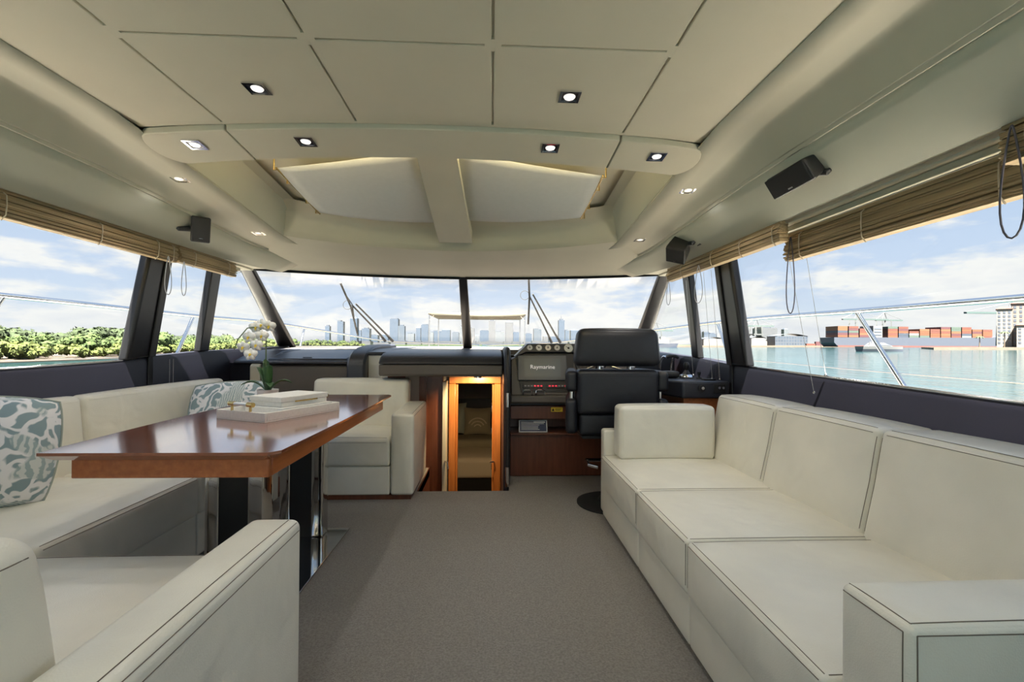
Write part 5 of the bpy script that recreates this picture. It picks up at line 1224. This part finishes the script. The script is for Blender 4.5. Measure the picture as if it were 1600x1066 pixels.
# motor boat under way
mbt = thing('motor_boat', 'white motor boat with dark lower hull crossing the bay', 'boat', (175, 200, wz(175))); zb = wz(175)
def hull_rows(z0, z1, b0, b1):
    return [[(165 + 20.5 * t_, 200 - b_ * (1 - t_ ** 3) , z) for t_ in frange(0, 1, 12)] for z, b_ in ((z0, b0), (z1, b1))]
for z0, z1, b0, b1, nm, mt in ((zb - .1, zb + 1.1, 1.7, 2.2, 'lower_hull', 'hull_grey'), (zb + 1.1, zb + 2.3, 2.2, 2.5, 'topsides', 'ship_white')):
    a = hull_rows(z0, z1, b0, b1); mir = [[(p[0], 400 - p[1], p[2]) for p in r_] for r_ in a]; q = MB()
    q.loft([a[0], a[1], mir[1], mir[0]], True); q.f += []; q.add([a[0][0], a[1][0], mir[1][0], mir[0][0]], [(0, 1, 2, 3)]); q.build(nm, mt, mbt, smooth=True, angle=30)
q = MB(); q.hexa([(168, 198.6, zb + 2.2), (180, 198.6, zb + 2.2), (180, 201.4, zb + 2.2), (168, 201.4, zb + 2.2), (170, 198.9, zb + 3.9), (176, 198.9, zb + 3.9), (176, 201.1, zb + 3.9), (170, 201.1, zb + 3.9)]); q.build('cabin', 'ship_white', mbt, bevel=.2)
q = MB(); q.hexa([(172, 198.55, zb + 2.9), (178.6, 198.55, zb + 2.6), (178.6, 198.7, zb + 2.6), (172, 198.7, zb + 2.9), (172.2, 198.7, zb + 3.6), (176.6, 198.7, zb + 3.6), (176.6, 198.9, zb + 3.6), (172.2, 198.9, zb + 3.6)]); q.build('cabin_glass', 'dark_glass', mbt)
q = MB(); q.tube([(169, 199, zb + 2.3), (169, 199, zb + 4.2), (171.5, 199, zb + 4.3)], .15, 6); q.build('radar_arch', 'ship_white', mbt)

# apartment building at the water's edge with its windows
ab = thing('apartment_building', 'pale apartment building with red tiled roofs at the water edge', 'building', (375, 300, wz(375))); zb = wz(375) + 1.2
TH = math.atan2(346, 300); AU, AD = Vector((math.cos(TH), -math.sin(TH), 0)), Vector((math.sin(TH), math.cos(TH), 0)); AO = Vector((345, 300, 0))
def abox(a0, a1, b0, b1, z0, z1):
    q = MB(); q.hexa([AO + AU * a + AD * b_ + Vector((0, 0, z)) for z in (z0, z1) for a, b_ in ((a0, b0), (a1, b0), (a1, b1), (a0, b1))]); return q
def block(a0, a1, d, z1, nx, nz, mt):
    wl_ = abox(a0, a1, d, d + 18, zb, z1).build('wall', mt, ab)
    for i in range(nx):
        for j in range(nz):
            wx = a0 + (a1 - a0) * (i + .5) / nx; wzz = zb + 2 + (z1 - zb - 3) * (j + .15) / nz
            abox(wx - .6, wx + .6, d - .12, d + .1, wzz, wzz + (z1 - zb - 3) / nz * .6).build('window', 'dark_glass', wl_)
    q = MB(); q.hexa([AO + AU * a + AD * b_ + Vector((0, 0, z)) for z, e in ((z1, -.6), (z1 + 1.6, 2)) for a, b_ in ((a0 + e, d + e), (a1 - e, d + e), (a1 - e, d + 18 - e), (a0 + e, d + 18 - e))]); q.build('roof', 'roof_tile', ab)
block(0, 7, 0, 28, 3, 9, 'condo_wall'); block(7.1, 26, 2, 31.5, 7, 9, 'condo_pink'); block(9, 40, -9, 16.5, 11, 5, 'condo_wall')
q = MB(); q.prism([(270, 270, wz(330) + 1.2), (420, 262, wz(330) + 1.8), (420, 340, wz(330) + 1.8), (330, 340, wz(330) + 1.2), (285, 285, wz(330) + 1.0)], (0, 0, -2.5)); struct(q.build('floor_point', 'sand'), 'sandy point in front of the apartment building')
def palm(x, y, hgt, label):
    root = thing('palm_tree', label, 'palm', (x, y, wz(x) + 1.2), 'palms by the apartment building'); zb = wz(x) + 1.2
    q = MB(); q.tube([(x, y, zb), (x + .3, y, zb + hgt * .6), (x + .2, y, zb + hgt)], [.35, .25, .2], 6); q.build('trunk', 'bark', root, smooth=True)
    for k in range(9):
        a = 2 * PI * k / 9; d = Vector((math.cos(a), math.sin(a), 0)); e = Vector((-d.y, d.x, 0)); c = Vector((x + .2, y, zb + hgt)); rows = []
        for t_ in frange(0, 1, 5):
            p = c + d * 2.8 * t_ + Vector((0, 0, 1.2 * t_ - 2.6 * t_ * t_)); w_ = .55 * math.sin(PI * (.1 + .85 * t_)); rows.append([p - e * w_ - Vector((0, 0, w_ * .5)), p, p + e * w_ - Vector((0, 0, w_ * .5))])
        q = MB(); q.loft(rows); q.build('frond', 'palm_leaf', root)
palm(341, 292, 10.5, 'palm tree just left of the apartment building'); palm(352, 288, 9, 'palm tree in front of the narrow wing of the apartment building'); palm(368, 282, 10, 'palm tree before the low wing of the apartment building'); palm(328, 296, 7.5, 'shorter palm at the tip of the sandy point')
